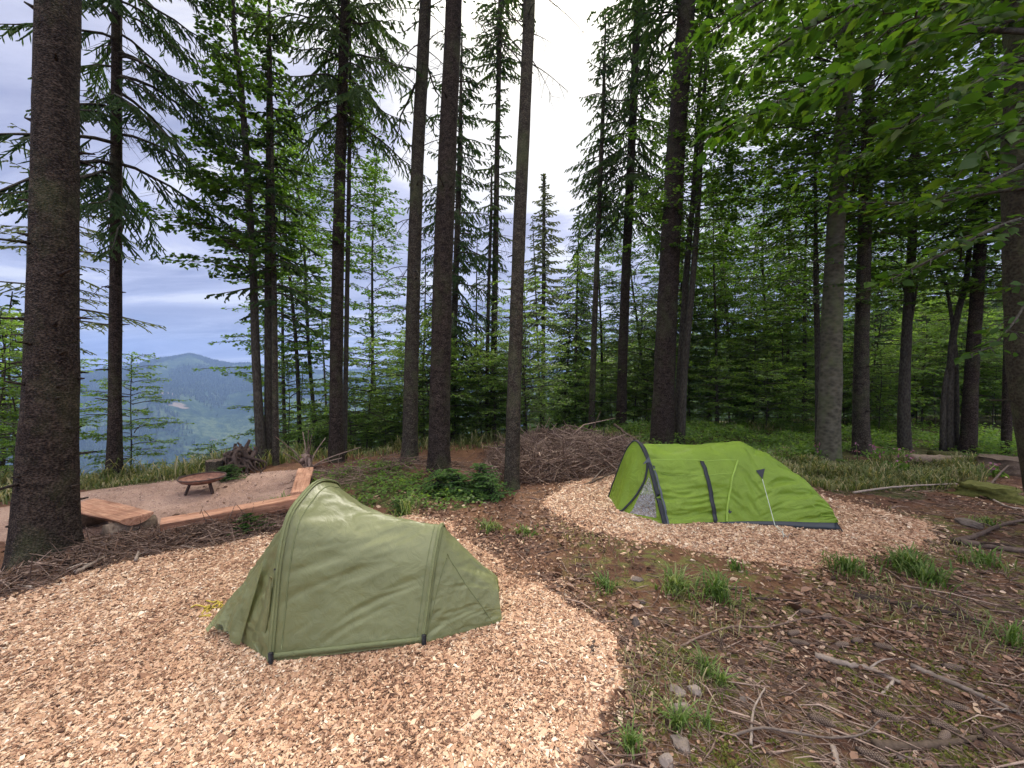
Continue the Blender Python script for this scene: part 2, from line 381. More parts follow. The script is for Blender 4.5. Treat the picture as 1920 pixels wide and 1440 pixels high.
def m_ground():
    t = NT('forest_floor'); v = t.co()
    chip, grav, gras, moss = t.attr('zone_chip'), t.attr('zone_gravel'), t.attr('zone_grass'), t.attr('zone_moss')
    n1 = t.noise(v, 1.1, 6, 0.6); n2 = t.noise(v, 9, 6, 0.7); n3 = t.noise(v, 55, 4, 0.7)
    soil = t.ramp(t.math('ADD', t.math('MULTIPLY', n1, 0.4), t.math('MULTIPLY', n2, 0.6)), [(0.34, (0.035, 0.021, 0.014)), (0.68, (0.20, 0.106, 0.07)), (0.5, (0.108, 0.054, 0.036))])
    needles = t.ramp(t.noise(t.co((1, 3.5, 1), (0, 0, 0.5)), 40, 5, 0.7), [(0.35, (0.06, 0.032, 0.017)), (0.7, (0.24, 0.125, 0.066))])
    soil = t.mix(t.ramp(n1, [(0.42, (0, 0, 0)), (0.6, (0.75,)*3)]), soil, needles)
    soil = t.mix(0.6, soil, t.ramp(n3, [(0.3, (0.45,)*3), (0.65, (1.15,)*3)]), 'MULTIPLY')
    mossc = t.ramp(n3, [(0.3, (0.05, 0.055, 0.015)), (0.7, (0.17, 0.17, 0.05))])
    soil = t.mix(t.math('MULTIPLY', moss, t.ramp(t.noise(v, 4.5, 5, 0.65), [(0.48, (0, 0, 0)), (0.6, (0.9,)*3)])), soil, mossc)
    cells = t.n('ShaderNodeTexVoronoi'); t.set(cells.inputs['Vector'], t.co((1, 2.2, 1), (0, 0, 0.6))); cells.inputs['Scale'].default_value = 34
    cs = t.n('ShaderNodeSeparateColor'); t.set(cs.inputs[0], cells.outputs['Color'])
    chipc = t.ramp(cs.outputs[0], [(0.0, (0.16, 0.075, 0.045)), (1.0, (0.66, 0.46, 0.31)), (0.3, (0.36, 0.18, 0.11)), (0.6, (0.54, 0.31, 0.195))])
    gravc = t.ramp(t.math('ADD', t.math('MULTIPLY', n3, 0.55), t.math('MULTIPLY', n1, 0.45)), [(0.35, (0.17, 0.105, 0.08)), (0.65, (0.40, 0.285, 0.225)), (0.5, (0.29, 0.19, 0.145))])
    grc = t.ramp(n2, [(0.35, (0.025, 0.03, 0.01)), (0.68, (0.13, 0.10, 0.055)), (0.52, (0.06, 0.06, 0.02))])
    def edge(m_, k=0.35):
        q = t.math('ADD', m_, t.math('MULTIPLY', t.math('SUBTRACT', t.noise(v, 7, 5, 0.7), 0.5), k)); return t.ramp(q, [(0.42, (0, 0, 0)), (0.58, (1, 1, 1))])
    c = t.mix(edge(gras, 0.9), soil, grc); c = t.mix(edge(grav), c, gravc); c = t.mix(edge(chip, 0.5), c, chipc)
    h = t.math('ADD', t.math('MULTIPLY', n2, 0.5), t.math('MULTIPLY', n3, 0.5))
    return t.bsdf(c, 0.92, t.bump(h, 0.7, 0.03), spec=0.12)
M['ground'] = m_ground()
def m_hill():
    t = NT('wooded_hill'); v = t.co()
    n1 = t.noise(v, 0.004, 6, 0.6); n2 = t.noise(v, 0.05, 6, 0.75)
    c = t.ramp(t.math('ADD', t.math('MULTIPLY', n1, 0.5), t.math('MULTIPLY', n2, 0.5)), [(0.42, (0.008, 0.02, 0.01)), (0.58, (0.075, 0.10, 0.04)), (0.5, (0.025, 0.046, 0.02))])
    clear = t.ramp(t.noise(v, 0.0042, 4, 0.6), [(0.62, (0, 0, 0)), (0.66, (1, 1, 1))])
    c = t.mix(t.math('MULTIPLY', clear, 0.75), c, (0.23, 0.17, 0.13))
    return t.bsdf(c, 0.95, t.bump(n2, 0.8, 8.0), spec=0.05)
M['hill'] = m_hill()
M['hill_tree'] = m_leaf('hill_conifer', (0.012, 0.026, 0.012), (0.03, 0.05, 0.02), (0.07, 0.095, 0.035), 0.1, 0.8)
M['far_tree'] = m_leaf('far_conifer', (0.03, 0.055, 0.02), (0.065, 0.105, 0.035), (0.12, 0.165, 0.06), 0.2, 0.8)
# ------------------------------------------------------------------ terrain
EDGE_X = [-60, -14, -9, -6, -3, 0, 3, 6, 12, 30]
EDGE_Y = [3, 5.2, 7.4, 9.8, 11.5, 12.5, 13.5, 14.5, 15.5, 20]
PROF_PX = np.array([-900, 0, 150, 240, 300, 330, 355, 378, 400, 440, 480, 540, 620, 760, 960, 1400, 3000])
PROF_PY = np.array([712, 706, 700, 690, 674, 671, 666, 671, 678, 684, 681, 692, 697, 690, 694, 690, 690])
RIDGE_PX = np.array([-900, 800, 980, 1100, 1250, 1400, 1550, 1750, 1920, 2600])
RIDGE_PY = np.array([800, 790, 690, 655, 642, 652, 628, 588, 560, 520])
def H(x, y):
    x = np.asarray(x, float); y = np.asarray(y, float)
    r = np.hypot(x, y); az = np.arctan2(x, np.maximum(y, 1e-6)); front = (y > 0.2) & (np.abs(az) < R(72))
    px = np.where(front, 960+F*np.tan(np.clip(az, -R(72), R(72))), np.where(x < 0, -1340, 3260))
    cosz = np.where(front, np.cos(az), 0.31)
    t = np.maximum(y-np.interp(x, EDGE_X, EDGE_Y), 0)*np.clip((y+4)/6, 0, 1)
    s = np.sqrt(t*t+2.2**2)-2.2
    right = smooth(760, 1200, px)
    zl = -0.50*s
    zl = np.where(zl < -150, -150+(zl+150)*0.75, zl)
    zl = np.maximum(zl, -345+20*np.sin(r/300))
    far = smooth(1500, 3700, r)
    zprof = CAM_Z+(699-np.interp(px, PROF_PX, PROF_PY))/F*cosz*3700
    zl = np.where(r > 1500, zl*(1-far)+zprof*far, zl)
    mid = np.exp(-((r-2300)/380)**2)*(smooth(200, 300, px)*60+25*np.sin(px/37.0))
    zl = zl+mid*(r > 1000)
    spur = CAM_Z-r*(0.115+0.17*np.clip((610-px)/290, 0, 1.4))
    w = np.exp(-((r-300)/110)**2)*smooth(250, 420, px)*(1-smooth(700, 900, px))
    zl = np.where(t > 0, zl*(1-w)+np.maximum(zl, spur)*w, zl)
    zr = -0.13*s*(1-smooth(40, 90, r))-9*smooth(40, 90, r)
    ridge = CAM_Z+(699-np.interp(px, RIDGE_PX, RIDGE_PY))/F*cosz*330-9
    up = smooth(90, 330, r)
    zr = zr*(1-up)+ridge*up
    z = zl*(1-right)+zr*right
    z = np.where(t <= 0, 0, z)
    p = np.stack([x, y, 0*x], -1)
    sh = p.shape[:-1]; p = p.reshape(-1, 3)
    near = (0.055*vnoise(p*0.45, 3)+0.022*vnoise(p*1.7, 5)+0.008*vnoise(p*6.0, 6)).reshape(sh)*(1-smooth(30, 60, r))
    rough = (r > 60)*(smooth(60, 400, r))*(6*vnoise(p*0.004, 9)+3*vnoise(p*0.02, 11)).reshape(sh)
    return z+near+rough*(y > 0)
def Hf(x, y): return float(H(np.array([x]), np.array([y]))[0])
def GH(px, py):
    """ground point under a photo pixel, on the real relief"""
    z = 0.0
    for _ in range(4):
        g = G(px, py, z); z = Hf(g[0], g[1])
    return np.array([g[0], g[1], z])
def poly_sd(x, y, poly):
    """signed distance (positive inside) to polygon"""
    poly = np.asarray(poly)[:, :2]; x = np.asarray(x); y = np.asarray(y); d = np.full(x.shape, 1e9); ins = np.zeros(x.shape, bool)
    n = len(poly)
    for i in range(n):
        a = poly[i]; b = poly[(i+1) % n]; e = b-a; L2 = max(e@e, 1e-9)
        t = np.clip(((x-a[0])*e[0]+(y-a[1])*e[1])/L2, 0, 1)
        d = np.minimum(d, np.hypot(x-a[0]-t*e[0], y-a[1]-t*e[1]))
        c = (a[1] > y) != (b[1] > y)
        ins ^= c & (x < (b[0]-a[0])*(y-a[1])/(b[1]-a[1]+1e-12)+a[0])
    return np.where(ins, d, -d)
def gp(*pts): return np.array([G(a, b)[:2] for a, b in pts])
CHIP_A = gp((-420, 1250), (0, 1128), (150, 1082), (300, 1044), (420, 1024), (520, 1012), (640, 985), (760, 975), (840, 985), (900, 1030), (960, 1072), (1060, 1105), (1120, 1150), (1150, 1210), (1165, 1290), (1135, 1370), (1080, 1450), (1000, 1600), (700, 1900), (-300, 1900), (-1500, 1500))
CHIP_B = gp((1010, 940), (1060, 915), (1130, 893), (1200, 880), (1330, 885), (1450, 900), (1570, 938), (1650, 958), (1740, 985), (1768, 1008), (1725, 1038), (1600, 1052), (1480, 1064), (1300, 1034), (1150, 1002), (1050, 975))
GRAV = gp((-300, 975), (0, 952), (140, 926), (300, 907), (420, 891), (560, 884), (630, 905), (560, 945), (500, 965), (320, 1003), (150, 1015), (0, 1020), (-300, 1060))
MEADOW = gp((1420, 852), (1560, 862), (1700, 868), (1830, 872), (1830, 905), (1700, 925), (1560, 925), (1470, 890))
BANK = gp((-300, 965), (0, 948), (140, 922), (300, 903), (420, 888), (480, 872), (400, 858), (200, 866), (0, 880), (-300, 900))
COVER = gp((560, 905), (640, 880), (760, 878), (830, 895), (960, 920), (900, 945), (820, 960), (700, 950), (620, 940))
def zones(x, y):
    n = fbm(np.stack([x*1.3, y*1.3, 0*x], -1).reshape(-1, 3), 3, 21).reshape(x.shape)
    def z(poly, w=0.16, a=0.16): return smooth(-w, w, poly_sd(x, y, poly)+a*n)
    chip = np.maximum(z(CHIP_A), z(CHIP_B)); grav = z(GRAV, 0.2, 0.1)
    gras = np.maximum.reduce([z(MEADOW, 0.5, 0.5), z(BANK, 0.3, 0.25), 0.75*z(COVER, 0.4, 0.5)])
    t = y-np.interp(x, EDGE_X, EDGE_Y); gras = np.maximum(gras, smooth(-0.6, 1.2, t+0.8*n)*0.9); gras = np.maximum(gras, smooth(2.5, 4.5, x)*smooth(9.0, 10.5, y+0.6*n)*0.85)
    moss = smooth(0.2, 1.2, x)*smooth(0, 0.6, 6.5-y)*(1-chip)
    return chip, grav, gras, moss
def polar_sheet(name, radii, mat, zoned):
    az = np.concatenate([np.linspace(-180, -66, 70, endpoint=False), np.linspace(-66, 66, 470, endpoint=False), np.linspace(66, 180, 70, endpoint=False)])
    az = R(1)*az; nr, na = len(radii), len(az)
    x = radii[:, None]*np.sin(az)[None]; y = radii[:, None]*np.cos(az)[None]
    z = H(x, y)
    if zoned:
        ch, gr, ga, mo = zones(x, y); z = z+0.02*ch
    V = np.stack([x, y, z], -1).reshape(-1, 3)
    i = np.arange(nr-1)[:, None]*na; j = np.arange(na)[None]; k = (j+1) % na
    Fq = np.stack([i+j, i+na+j, i+na+k, i+k], -1).reshape(-1, 4)[:, ::-1]
    mb = MB(); mb.add(V, Fq, 0.5)
    if radii[0] < 1:
        c = len(V); mb.add([[0, 0, float(H(np.array([0.]), np.array([0.]))[0])]], np.zeros((0, 3), int), 0.5)
        jj = np.arange(na); mb.f[3].append(np.stack([(jj+1) % na, jj, np.full(na, c)], -1)); mb.m[3].append(np.zeros(na, np.int32))
    o = mb.build(name, mat); tag(o, kind='structure')
    if zoned:
        for nm, arr in (('zone_chip', ch), ('zone_gravel', gr), ('zone_grass', ga), ('zone_moss', mo)):
            at = o.data.attributes.new(nm, 'FLOAT', 'POINT'); d = np.zeros(len(o.data.vertices), np.float32); d[:arr.size] = arr.ravel(); at.data.foreach_set('value', d)
    return o
rg = np.concatenate([np.linspace(0.4, 12, 330, endpoint=False), np.geomspace(12, 44, 70)])
ground = polar_sheet('ground', rg, M['ground'], True)
hills = polar_sheet('hills', np.geomspace(44, 5200, 230), M['hill'], False)

# far wood: small conifers on the spur, the right-hand ridge and the far hills
def far_wood():
    mb = MB(); g = np.random.default_rng(5)
    def lot(n, px0, px1, r0, r1, h0, h1, keep=None, power=0.5, vis=True):
        az = np.arctan((g.uniform(px0, px1, n)-960)/F); r = r0+(r1-r0)*g.random(n)**power
        x, y = r*np.sin(az), r*np.cos(az); z = H(x, y); h = g.uniform(h0, h1, n)
        px = 960+F*x/y
        ok = np.ones(n, bool)
        if keep is not None: ok = keep(px, r, z, h, y)
        x, y, z, h = x[ok], y[ok], z[ok], h[ok]; m = len(x); w = h*g.uniform(0.17, 0.3, m); ph = g.uniform(0, 6.28, m)
        S = 6
        for t0, t1, ww in ((0.08, 0.62, 1.0), (0.42, 1.0, 0.68)):
            th = ph[:, None]+np.linspace(0, 2*pi, S, endpoint=False)[None]
            rr = w[:, None]*ww*g.uniform(0.7, 1.25, (m, S))
            ring = np.stack([x[:, None]+rr*np.cos(th), y[:, None]+rr*np.sin(th), (z+h*t0)[:, None]+h[:, None]*g.uniform(-0.06, 0.06, (m, S))], -1)
            tip = np.stack([x, y, z+h*t1], -1)[:, None]
            V = np.concatenate([ring, tip], 1).reshape(-1, 3); b = np.arange(m)[:, None]*(S+1); j = np.arange(S)[None]
            T = np.stack([b+j, b+(j+1) % S, b+S+0*j], -1).reshape(-1, 3)
            mb.add(V, T, np.repeat(g.random(m), S+1), 1 if r0 > 400 else 0)
    low = lambda px, r, z, h, y: ((z+h-CAM_Z)/y < np.where(px < 330, -0.235, -0.235+0.14*smooth(330, 640, px))) | (px > 880)
    lot(9000, 230, 760, 150, 420, 8, 14, low)
    lot(9000, 850, 2500, 70, 380, 11, 19, lambda px, r, z, h, y: (r > 110) | (px > 1000))
    lot(30000, -500, 1150, 500, 1600, 10, 18, low)
    lot(70000, -500, 1150, 1600, 3700, 13, 20, lambda px, r, z, h, y: g.random(len(px)) < smooth(-0.5, 0.25, vnoise(np.stack([px*0.02, r*0.004, 0*r], -1), 4)))
    return tag(mb.build('far_wood', [M['far_tree'], M['hill_tree']], sm=False), kind='stuff')
far_wood()
# haze: one box of pale air round the whole place
def haze():
    mb = MB(); v = [(x, y, z) for x in (-5600, 5600) for y in (-5600, 5600) for z in (-420, 420)]
    mb.add(v, [[0, 1, 3, 2], [4, 6, 7, 5], [0, 4, 5, 1], [2, 3, 7, 6], [0, 2, 6, 4], [1, 5, 7, 3]], 0)
    m = bpy.data.materials.new('haze'); m.use_nodes = True; nt = m.node_tree; nt.nodes.clear()
    o = nt.nodes.new('ShaderNodeOutputMaterial'); p = nt.nodes.new('ShaderNodeVolumePrincipled')
    p.inputs['Color'].default_value = (0.25, 0.37, 0.66, 1); p.inputs['Density'].default_value = HAZE; p.inputs['Anisotropy'].default_value = 0.1
    nt.links.new(p.outputs[0], o.inputs['Volume'])
    return tag(mb.build('haze', m, sm=False), kind='stuff')
HAZE = 0.0002
haze()
# ------------------------------------------------------------------ foliage builders
def leaves(mb, c, d, L, W, g, flat=0.35, mat=0, droop=0.15, rnd=None):
    """rhombic leaves: c stem points, d directions, lying near level"""
    n = len(c); d = norm(d+g.normal(size=(n, 3))*0.25)
    nrm = norm(np.array([0, 0, 1.0])+g.normal(size=(n, 3))*flat)
    s = norm(np.cross(nrm, d)); L = np.asarray(L)*np.ones(n); W = np.asarray(W)*np.ones(n)
    L = L[:, None]; W = W[:, None]; up = np.array([0, 0, 1.0])
    V = np.stack([c, c+d*L*0.5+s*W*0.5, c+d*L-up*L*droop, c+d*L*0.5-s*W*0.5], 1).reshape(-1, 3)
    Q = np.arange(n*4).reshape(-1, 4)
    if rnd is None: rnd = np.clip(g.normal(0.45, 0.2, n), 0, 1)
    mb.add(V, Q, np.repeat(rnd, 4), mat)
def blades(mb, a, b, w, g, mat=0, rnd=None, cross=True):
    """thin tapered strips from a to b (needle-clad twigs)"""
    n = len(a); d = b-a; s = norm(np.cross(norm(d), norm(g.normal(size=(n, 3)))+np.array([0, 0, 0.3]))); w = (np.asarray(w)*np.ones(n))[:, None]
    if rnd is None: rnd = np.clip(g.normal(0.45, 0.2, n), 0, 1)
    m = a+d*0.55
    V = np.stack([a-s*w*0.35, a+s*w*0.35, m+s*w*0.5, b, m-s*w*0.5], 1).reshape(-1, 3); i = np.arange(n)[:, None]*5
    mb.add(V, np.hstack([i, i+1, i+2, i+4]), np.repeat(rnd, 5), mat); n0 = mb.n-len(V)
    mb.f[3].append(np.hstack([i+4, i+2, i+3])+n0); mb.m[3].append(np.full(n, mat, np.int32))
    if cross:
        s2 = norm(np.cross(norm(d), s)); V = np.stack([a-s2*w*0.35, a+s2*w*0.35, m+s2*w*0.5, b, m-s2*w*0.5], 1).reshape(-1, 3)
        mb.add(V, np.hstack([i, i+1, i+2, i+4]), np.repeat(rnd, 5), mat); n0 = mb.n-len(V)
        mb.f[3].append(np.hstack([i+4, i+2, i+3])+n0); mb.m[3].append(np.full(n, mat, np.int32))
def thin(mb, pts, r, sides=4, mat=1):
    add_tube(mb, pts, r, sides, cap=False, mat=mat)
def spruce_crown(seed, z0, z1, rad, nb, nsec=14, nter=4, droop=0.55, sparse=0.0, tw=0.05, shape=0.75, hang=0.55, dead=0, dead0=0, sidebias=None):
    """mat 0 needles, mat 1 wood. axis z from z0 (lowest bough) to z1 (tip)"""
    g = np.random.default_rng(seed); mb = MB(); A = []; B = []; Wd = []; RN = []
    for i in range(nb):
        u = (i+g.random())/nb; z = z0+(z1-z0)*u**0.95
        az = i*2.39996+g.normal()*0.4
        if sidebias is not None and g.random() < 0.6: az = sidebias+g.normal()*0.7
        L = rad*((1-u)**shape*0.95+0.06)*g.uniform(0.65, 1.15)
        if g.random() < sparse: L *= 0.45
        o = np.array([cos(az), sin(az), 0]); n = 9; t = np.linspace(0, 1, n)
        up = g.uniform(0.0, 0.35)*(0.3+u); dr = droop*g.uniform(0.6, 1.3)*(1-0.75*u)
        zz = L*(up*t-dr*t**1.6+0.28*dr*t**4)
        sway = np.cumsum(g.normal(0, 0.03, (n, 1)), 0)*L*np.array([-sin(az), cos(az), 0])
        ax = np.array([0, 0, z])+o*(L*t)[:, None]+np.array([0, 0, 1])*zz[:, None]+sway
        thin(mb, ax, np.linspace(0.012+0.011*L, 0.004, n), 4)
        ns = max(5, int(nsec*(0.35+0.65*L/rad))); s = np.linspace(0.16, 0.99, ns)+g.normal(0, 0.012, ns); s = np.clip(s, 0.08, 1)
        c = np.stack([np.interp(s, t, ax[:, k]) for k in range(3)], 1)
        tan = norm(np.stack([np.interp(s, t, np.gradient(ax[:, k])) for k in range(3)], 1))
        side = np.where(np.arange(ns) % 2 == 0, 1, -1)[:, None]*np.array([-sin(az), cos(az), 0])
        l2 = (0.34*L*(1.05-s)**0.7*np.minimum(1, 0.5+s*1.6)+0.07)*g.uniform(0.6, 1.2, ns)
        d = norm(tan*0.75+side*g.uniform(0.5, 1.0, (ns, 1))-np.array([0, 0, 1])*hang*g.uniform(0.3, 1.4, (ns, 1)))
        e = c+d*l2[:, None]; e[:, 2] -= 0.12*l2
        lum = g.normal(0.42, 0.12)
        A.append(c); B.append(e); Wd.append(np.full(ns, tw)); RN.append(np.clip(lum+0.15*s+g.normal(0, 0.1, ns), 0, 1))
        for k in range(nter):
            f = (k+0.5+g.uniform(-0.3, 0.3, ns))/nter; a = c+(e-c)*f[:, None]
            sg = np.where(g.random(ns) < 0.5, 1, -1)[:, None]
            p = norm(np.cross(d, [0, 0, 1.0]))*sg
            dd = norm(d*0.6+p*0.7-np.array([0, 0, 1])*hang*g.uniform(0.2, 1.5, (ns, 1)))
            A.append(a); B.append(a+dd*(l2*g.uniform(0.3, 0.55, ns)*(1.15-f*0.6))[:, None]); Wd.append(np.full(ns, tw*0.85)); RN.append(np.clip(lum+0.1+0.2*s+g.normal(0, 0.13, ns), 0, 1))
    for i in range(dead):
        z = dead0+(z0+0.3*(z1-z0)-dead0)*g.random(); az = g.uniform(0, 6.28); L = g.uniform(0.35, 1.5); t = np.linspace(0, 1, 7)
        o = np.array([cos(az), sin(az), 0]); dr = g.uniform(0.1, 0.9)
        ax = np.array([0, 0, z])+o*(L*t)[:, None]+np.array([0, 0, 1])*(L*(0.25*t-dr*t**2))[:, None]
        thin(mb, ax, np.linspace(0.013, 0.003, 7), 3)
        for k in range(int(L*5)):
            s = g.uniform(0.3, 1); c = np.array([np.interp(s, t, ax[:, q]) for q in range(3)])
            thin(mb, np.stack([c, c+np.array([g.normal(), g.normal(), -1.2])*0.12, c+np.array([g.normal(), g.normal(), -2.0])*0.16]), [0.005, 0.004, 0.002], 3)
    A, B, Wd, RN = map(np.concatenate, (A, B, Wd, RN))
    blades(mb, A, B, Wd, g, 0, RN)
    return mb
def beech_crown(seed, z0, z1, rad, nl, leaf=0.112, nsec=11, shape='oval', rise=0.35, flat=0.4, dens=0.029, top=True, azlim=None, stemr=0.02):
    g = np.random.default_rng(seed); mb = MB(); C = []; D = []; RN = []
    for i in range(nl):
        u = (i+g.random())/nl; z = z0+(z1-z0)*u; az = i*2.39996+g.normal()*0.35
        if azlim is not None: az = g.uniform(*azlim)
        if shape == 'oval': k = 0.45+0.75*math.sin(pi*min(1, u*0.85+0.12))
        elif shape == 'cone': k = (1-u)**0.7+0.1
        else: k = 1.0
        L = rad*k*g.uniform(0.55, 1.1); o = np.array([cos(az), sin(az), 0]); n = 8; t = np.linspace(0, 1, n)
        rs = rise*g.uniform(0.5, 1.5)*(0.6+0.9*u)
        ax = np.array([0, 0, z])+o*(L*t)[:, None]+np.array([0, 0, 1])*(L*(rs*t**0.8-0.25*rs*t**2-0.10*t**2))[:, None]+np.cumsum(g.normal(0, 0.03, (n, 3)), 0)*L*np.array([1, 1, 0.4])
        thin(mb, ax, np.linspace(stemr*(0.4+L/rad*0.6), 0.004, n), 5)
        ns = max(4, int(nsec*(0.4+0.6*k))); s = np.linspace(0.18, 1.0, ns)
        c = np.stack([np.interp(s, t, ax[:, q]) for q in range(3)], 1)
        lum = np.clip(g.normal(0.45, 0.13), 0, 1)
        for j in range(ns):
            sg = 1 if j % 2 else -1; side = sg*np.array([-sin(az), cos(az), 0])
            l2 = (0.42*L*(1.15-s[j])+0.12)*g.uniform(0.6, 1.15)
            d = norm(o*g.uniform(0.5, 0.9)+side*g.uniform(0.5, 0.9)+np.array([0, 0, g.normal(0.0, 0.12)]))
            e = c[j]+d*l2+np.array([0, 0, -0.06*l2]); thin(mb, np.stack([c[j], (c[j]+e)/2+np.array([0, 0, 0.03*l2]), e]), [0.007, 0.005, 0.002], 3)
            m = max(3, int(l2/dens)); f = np.sqrt(g.uniform(0.02, 1.06, m)); pos = c[j]+(e-c[j])*f[:, None]
            p = np.cross(d, [0, 0, 1.0]); sgn = np.where(np.arange(m) % 2 == 0, 1, -1)[:, None]
            # short side shoots spread the spray sideways
            off = sgn*p*(g.random((m, 1))*l2*0.34*(1.1-f[:, None]))
            pos = pos+off+np.array([0, 0, 1])*g.normal(0, 0.022, (m, 1))
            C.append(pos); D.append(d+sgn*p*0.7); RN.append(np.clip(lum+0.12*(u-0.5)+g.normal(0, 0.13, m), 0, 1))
    if top:
        m = 160; zz = g.uniform(z1-0.5*rad, z1+0.15, m); C.append(np.stack([g.normal(0, 0.1, m), g.normal(0, 0.1, m), zz], 1)); D.append(g.normal(size=(m, 3))); RN.append(np.clip(g.normal(0.6, 0.15, m), 0, 1))
        thin(mb, [[0, 0, z1-0.6*rad], [0, 0, z1+0.1]], [0.012, 0.004], 4)
    C, D, RN = map(np.concatenate, (C, D, RN)); n = len(C)
    leaves(mb, C, D, leaf*g.uniform(0.7, 1.25, n), leaf*0.66*g.uniform(0.8, 1.2, n), g, flat, 0, 0.15, RN)
    return mb

def trunk_mb(pts, r0, r1, sides=20, rings=60, flare=0.35, flare_h=0.5, seed=0, lump=0.05, knots=0, roots=0):
    g = np.random.default_rng(seed); ax = curve(pts, rings); n = len(ax); z = ax[:, 2]-ax[0, 2]
    k = np.linspace(0, 1, n); rad = r0+(r1-r0)*k; mb = MB(); th = np.linspace(0, 2*pi, sides, endpoint=False)
    fl = 1+flare*np.exp(-z/flare_h)
    rt = np.zeros((n, sides))
    if roots:
        ph = g.uniform(0, 6.28, roots)
        for p in ph: rt += np.exp(-(((th-p+pi) % (2*pi)-pi)/0.33)**2)[None]*np.exp(-z/(flare_h*0.5))[:, None]*0.55
    q = np.stack([np.repeat(np.cos(th)[None], n, 0)*1.5, np.repeat(np.sin(th)[None], n, 0)*1.5, np.repeat(z[:, None]*0.9, sides, 1)], -1).reshape(-1, 3)
    nn = fbm(q, 3, seed).reshape(n, sides); fine = vnoise(q*np.array([7, 7, 7]), seed+3).reshape(n, sides)
    rr = rad[:, None]*(fl[:, None]+rt)*(1+lump*nn+0.025*fine)
    V = np.stack([ax[:, :1]+rr*np.cos(th), ax[:, 1:2]+rr*np.sin(th), np.repeat(ax[:, 2:3], sides, 1)], -1).reshape(-1, 3)
    i = np.arange(n-1)[:, None]*sides; j = np.arange(sides)[None]; kk = (j+1) % sides
    mb.add(V, np.stack([i+j, i+kk, i+sides+kk, i+sides+j], -1).reshape(-1, 4), 0.5)
    for _ in range(knots):
        s = g.uniform(0.02, 0.8); c = np.array([np.interp(s, k, ax[:, w]) for w in range(3)]); r = np.interp(s, k, rad); a = g.uniform(0, 6.28); o = np.array([cos(a), sin(a), g.uniform(-0.15, 0.3)]); L = r+g.uniform(0.03, 0.16)*(1+1.5*(g.random() < .25))
        add_tube(mb, np.stack([c+o*r*0.8, c+o*(r*0.9+L*0.15), c+o*L]), [0.03, 0.016, 0.008], 6, rnd=0.2)
    return mb
def lerp_axis(pts, z): 
    p = np.asarray(pts); return np.array([np.interp(z, p[:, 2], p[:, 0]), np.interp(z, p[:, 2], p[:, 1]), z])
def traced(base, pix, Htop, y0=None):
    """axis of a trunk: base pixel on the ground, pixels higher up in the same upright plane, run on to height Htop"""
    b = GH(*base) if y0 is None else None
    if b is None:
        b = P(base[0], base[1], y0); b[2] = Hf(b[0], b[1])
    pts = [b]+[P(px, py, b[1]) for px, py in pix]
    a, c = pts[-2] if len(pts) > 2 else pts[0], pts[-1]
    d = norm(pts[-1]-pts[0])
    if Htop > pts[-1][2]+0.5:
        k = 3; z = pts[-1][2]
        for q in range(1, k+1):
            f = (Htop-z)*q/k; pts.append(c+d/d[2]*f*np.array([0.7, 0.7, 1]))
    return np.array(pts), d
def crown_at(name, me, parent, axis, origin, lean, z=0.0, s=(1, 1, 1), rz=0.0):
    o = link(name, me, parent); a = lerp_axis(axis, z); o.location = a-origin; o.scale = s
    o.rotation_euler = (0, math.atan2(lean[0], lean[2]), rz); return o

# ------------------------------------------------------------------ crowns shared by trees of one kind
NEED = [M['needle'], M['thin_bark']]
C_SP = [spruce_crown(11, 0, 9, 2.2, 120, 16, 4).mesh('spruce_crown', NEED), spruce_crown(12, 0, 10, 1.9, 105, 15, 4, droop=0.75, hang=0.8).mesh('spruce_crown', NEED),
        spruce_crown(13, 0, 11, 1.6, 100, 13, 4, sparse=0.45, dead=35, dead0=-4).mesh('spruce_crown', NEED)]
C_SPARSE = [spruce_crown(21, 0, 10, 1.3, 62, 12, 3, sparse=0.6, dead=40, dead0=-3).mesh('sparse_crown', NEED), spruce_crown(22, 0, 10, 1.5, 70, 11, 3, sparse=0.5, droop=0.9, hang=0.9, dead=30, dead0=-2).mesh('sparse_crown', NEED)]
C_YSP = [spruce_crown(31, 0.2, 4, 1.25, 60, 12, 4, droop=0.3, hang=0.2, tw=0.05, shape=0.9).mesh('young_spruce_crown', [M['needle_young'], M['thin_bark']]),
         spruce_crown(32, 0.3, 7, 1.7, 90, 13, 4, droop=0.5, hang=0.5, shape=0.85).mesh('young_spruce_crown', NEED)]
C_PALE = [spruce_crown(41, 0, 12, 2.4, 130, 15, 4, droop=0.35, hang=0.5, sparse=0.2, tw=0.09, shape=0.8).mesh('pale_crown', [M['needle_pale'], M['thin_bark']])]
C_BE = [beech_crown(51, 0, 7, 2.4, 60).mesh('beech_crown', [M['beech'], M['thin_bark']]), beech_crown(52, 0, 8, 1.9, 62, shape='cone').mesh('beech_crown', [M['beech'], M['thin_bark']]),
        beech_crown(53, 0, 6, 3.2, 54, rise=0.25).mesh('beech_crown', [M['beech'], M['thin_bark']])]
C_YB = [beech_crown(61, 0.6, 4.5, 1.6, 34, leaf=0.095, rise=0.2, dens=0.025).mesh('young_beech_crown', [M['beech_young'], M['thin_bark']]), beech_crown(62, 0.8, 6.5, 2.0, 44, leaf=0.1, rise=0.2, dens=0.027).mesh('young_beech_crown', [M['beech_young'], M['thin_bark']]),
        beech_crown(63, 1.0, 7.5, 1.8, 46, leaf=0.1, shape='cone', rise=0.3, dens=0.027).mesh('young_beech_crown', [M['beech_young'], M['thin_bark']]), beech_crown(64, 0.3, 3.0, 1.5, 26, leaf=0.095, rise=0.15, dens=0.025).mesh('young_beech_crown', [M['beech_young'], M['thin_bark']])]

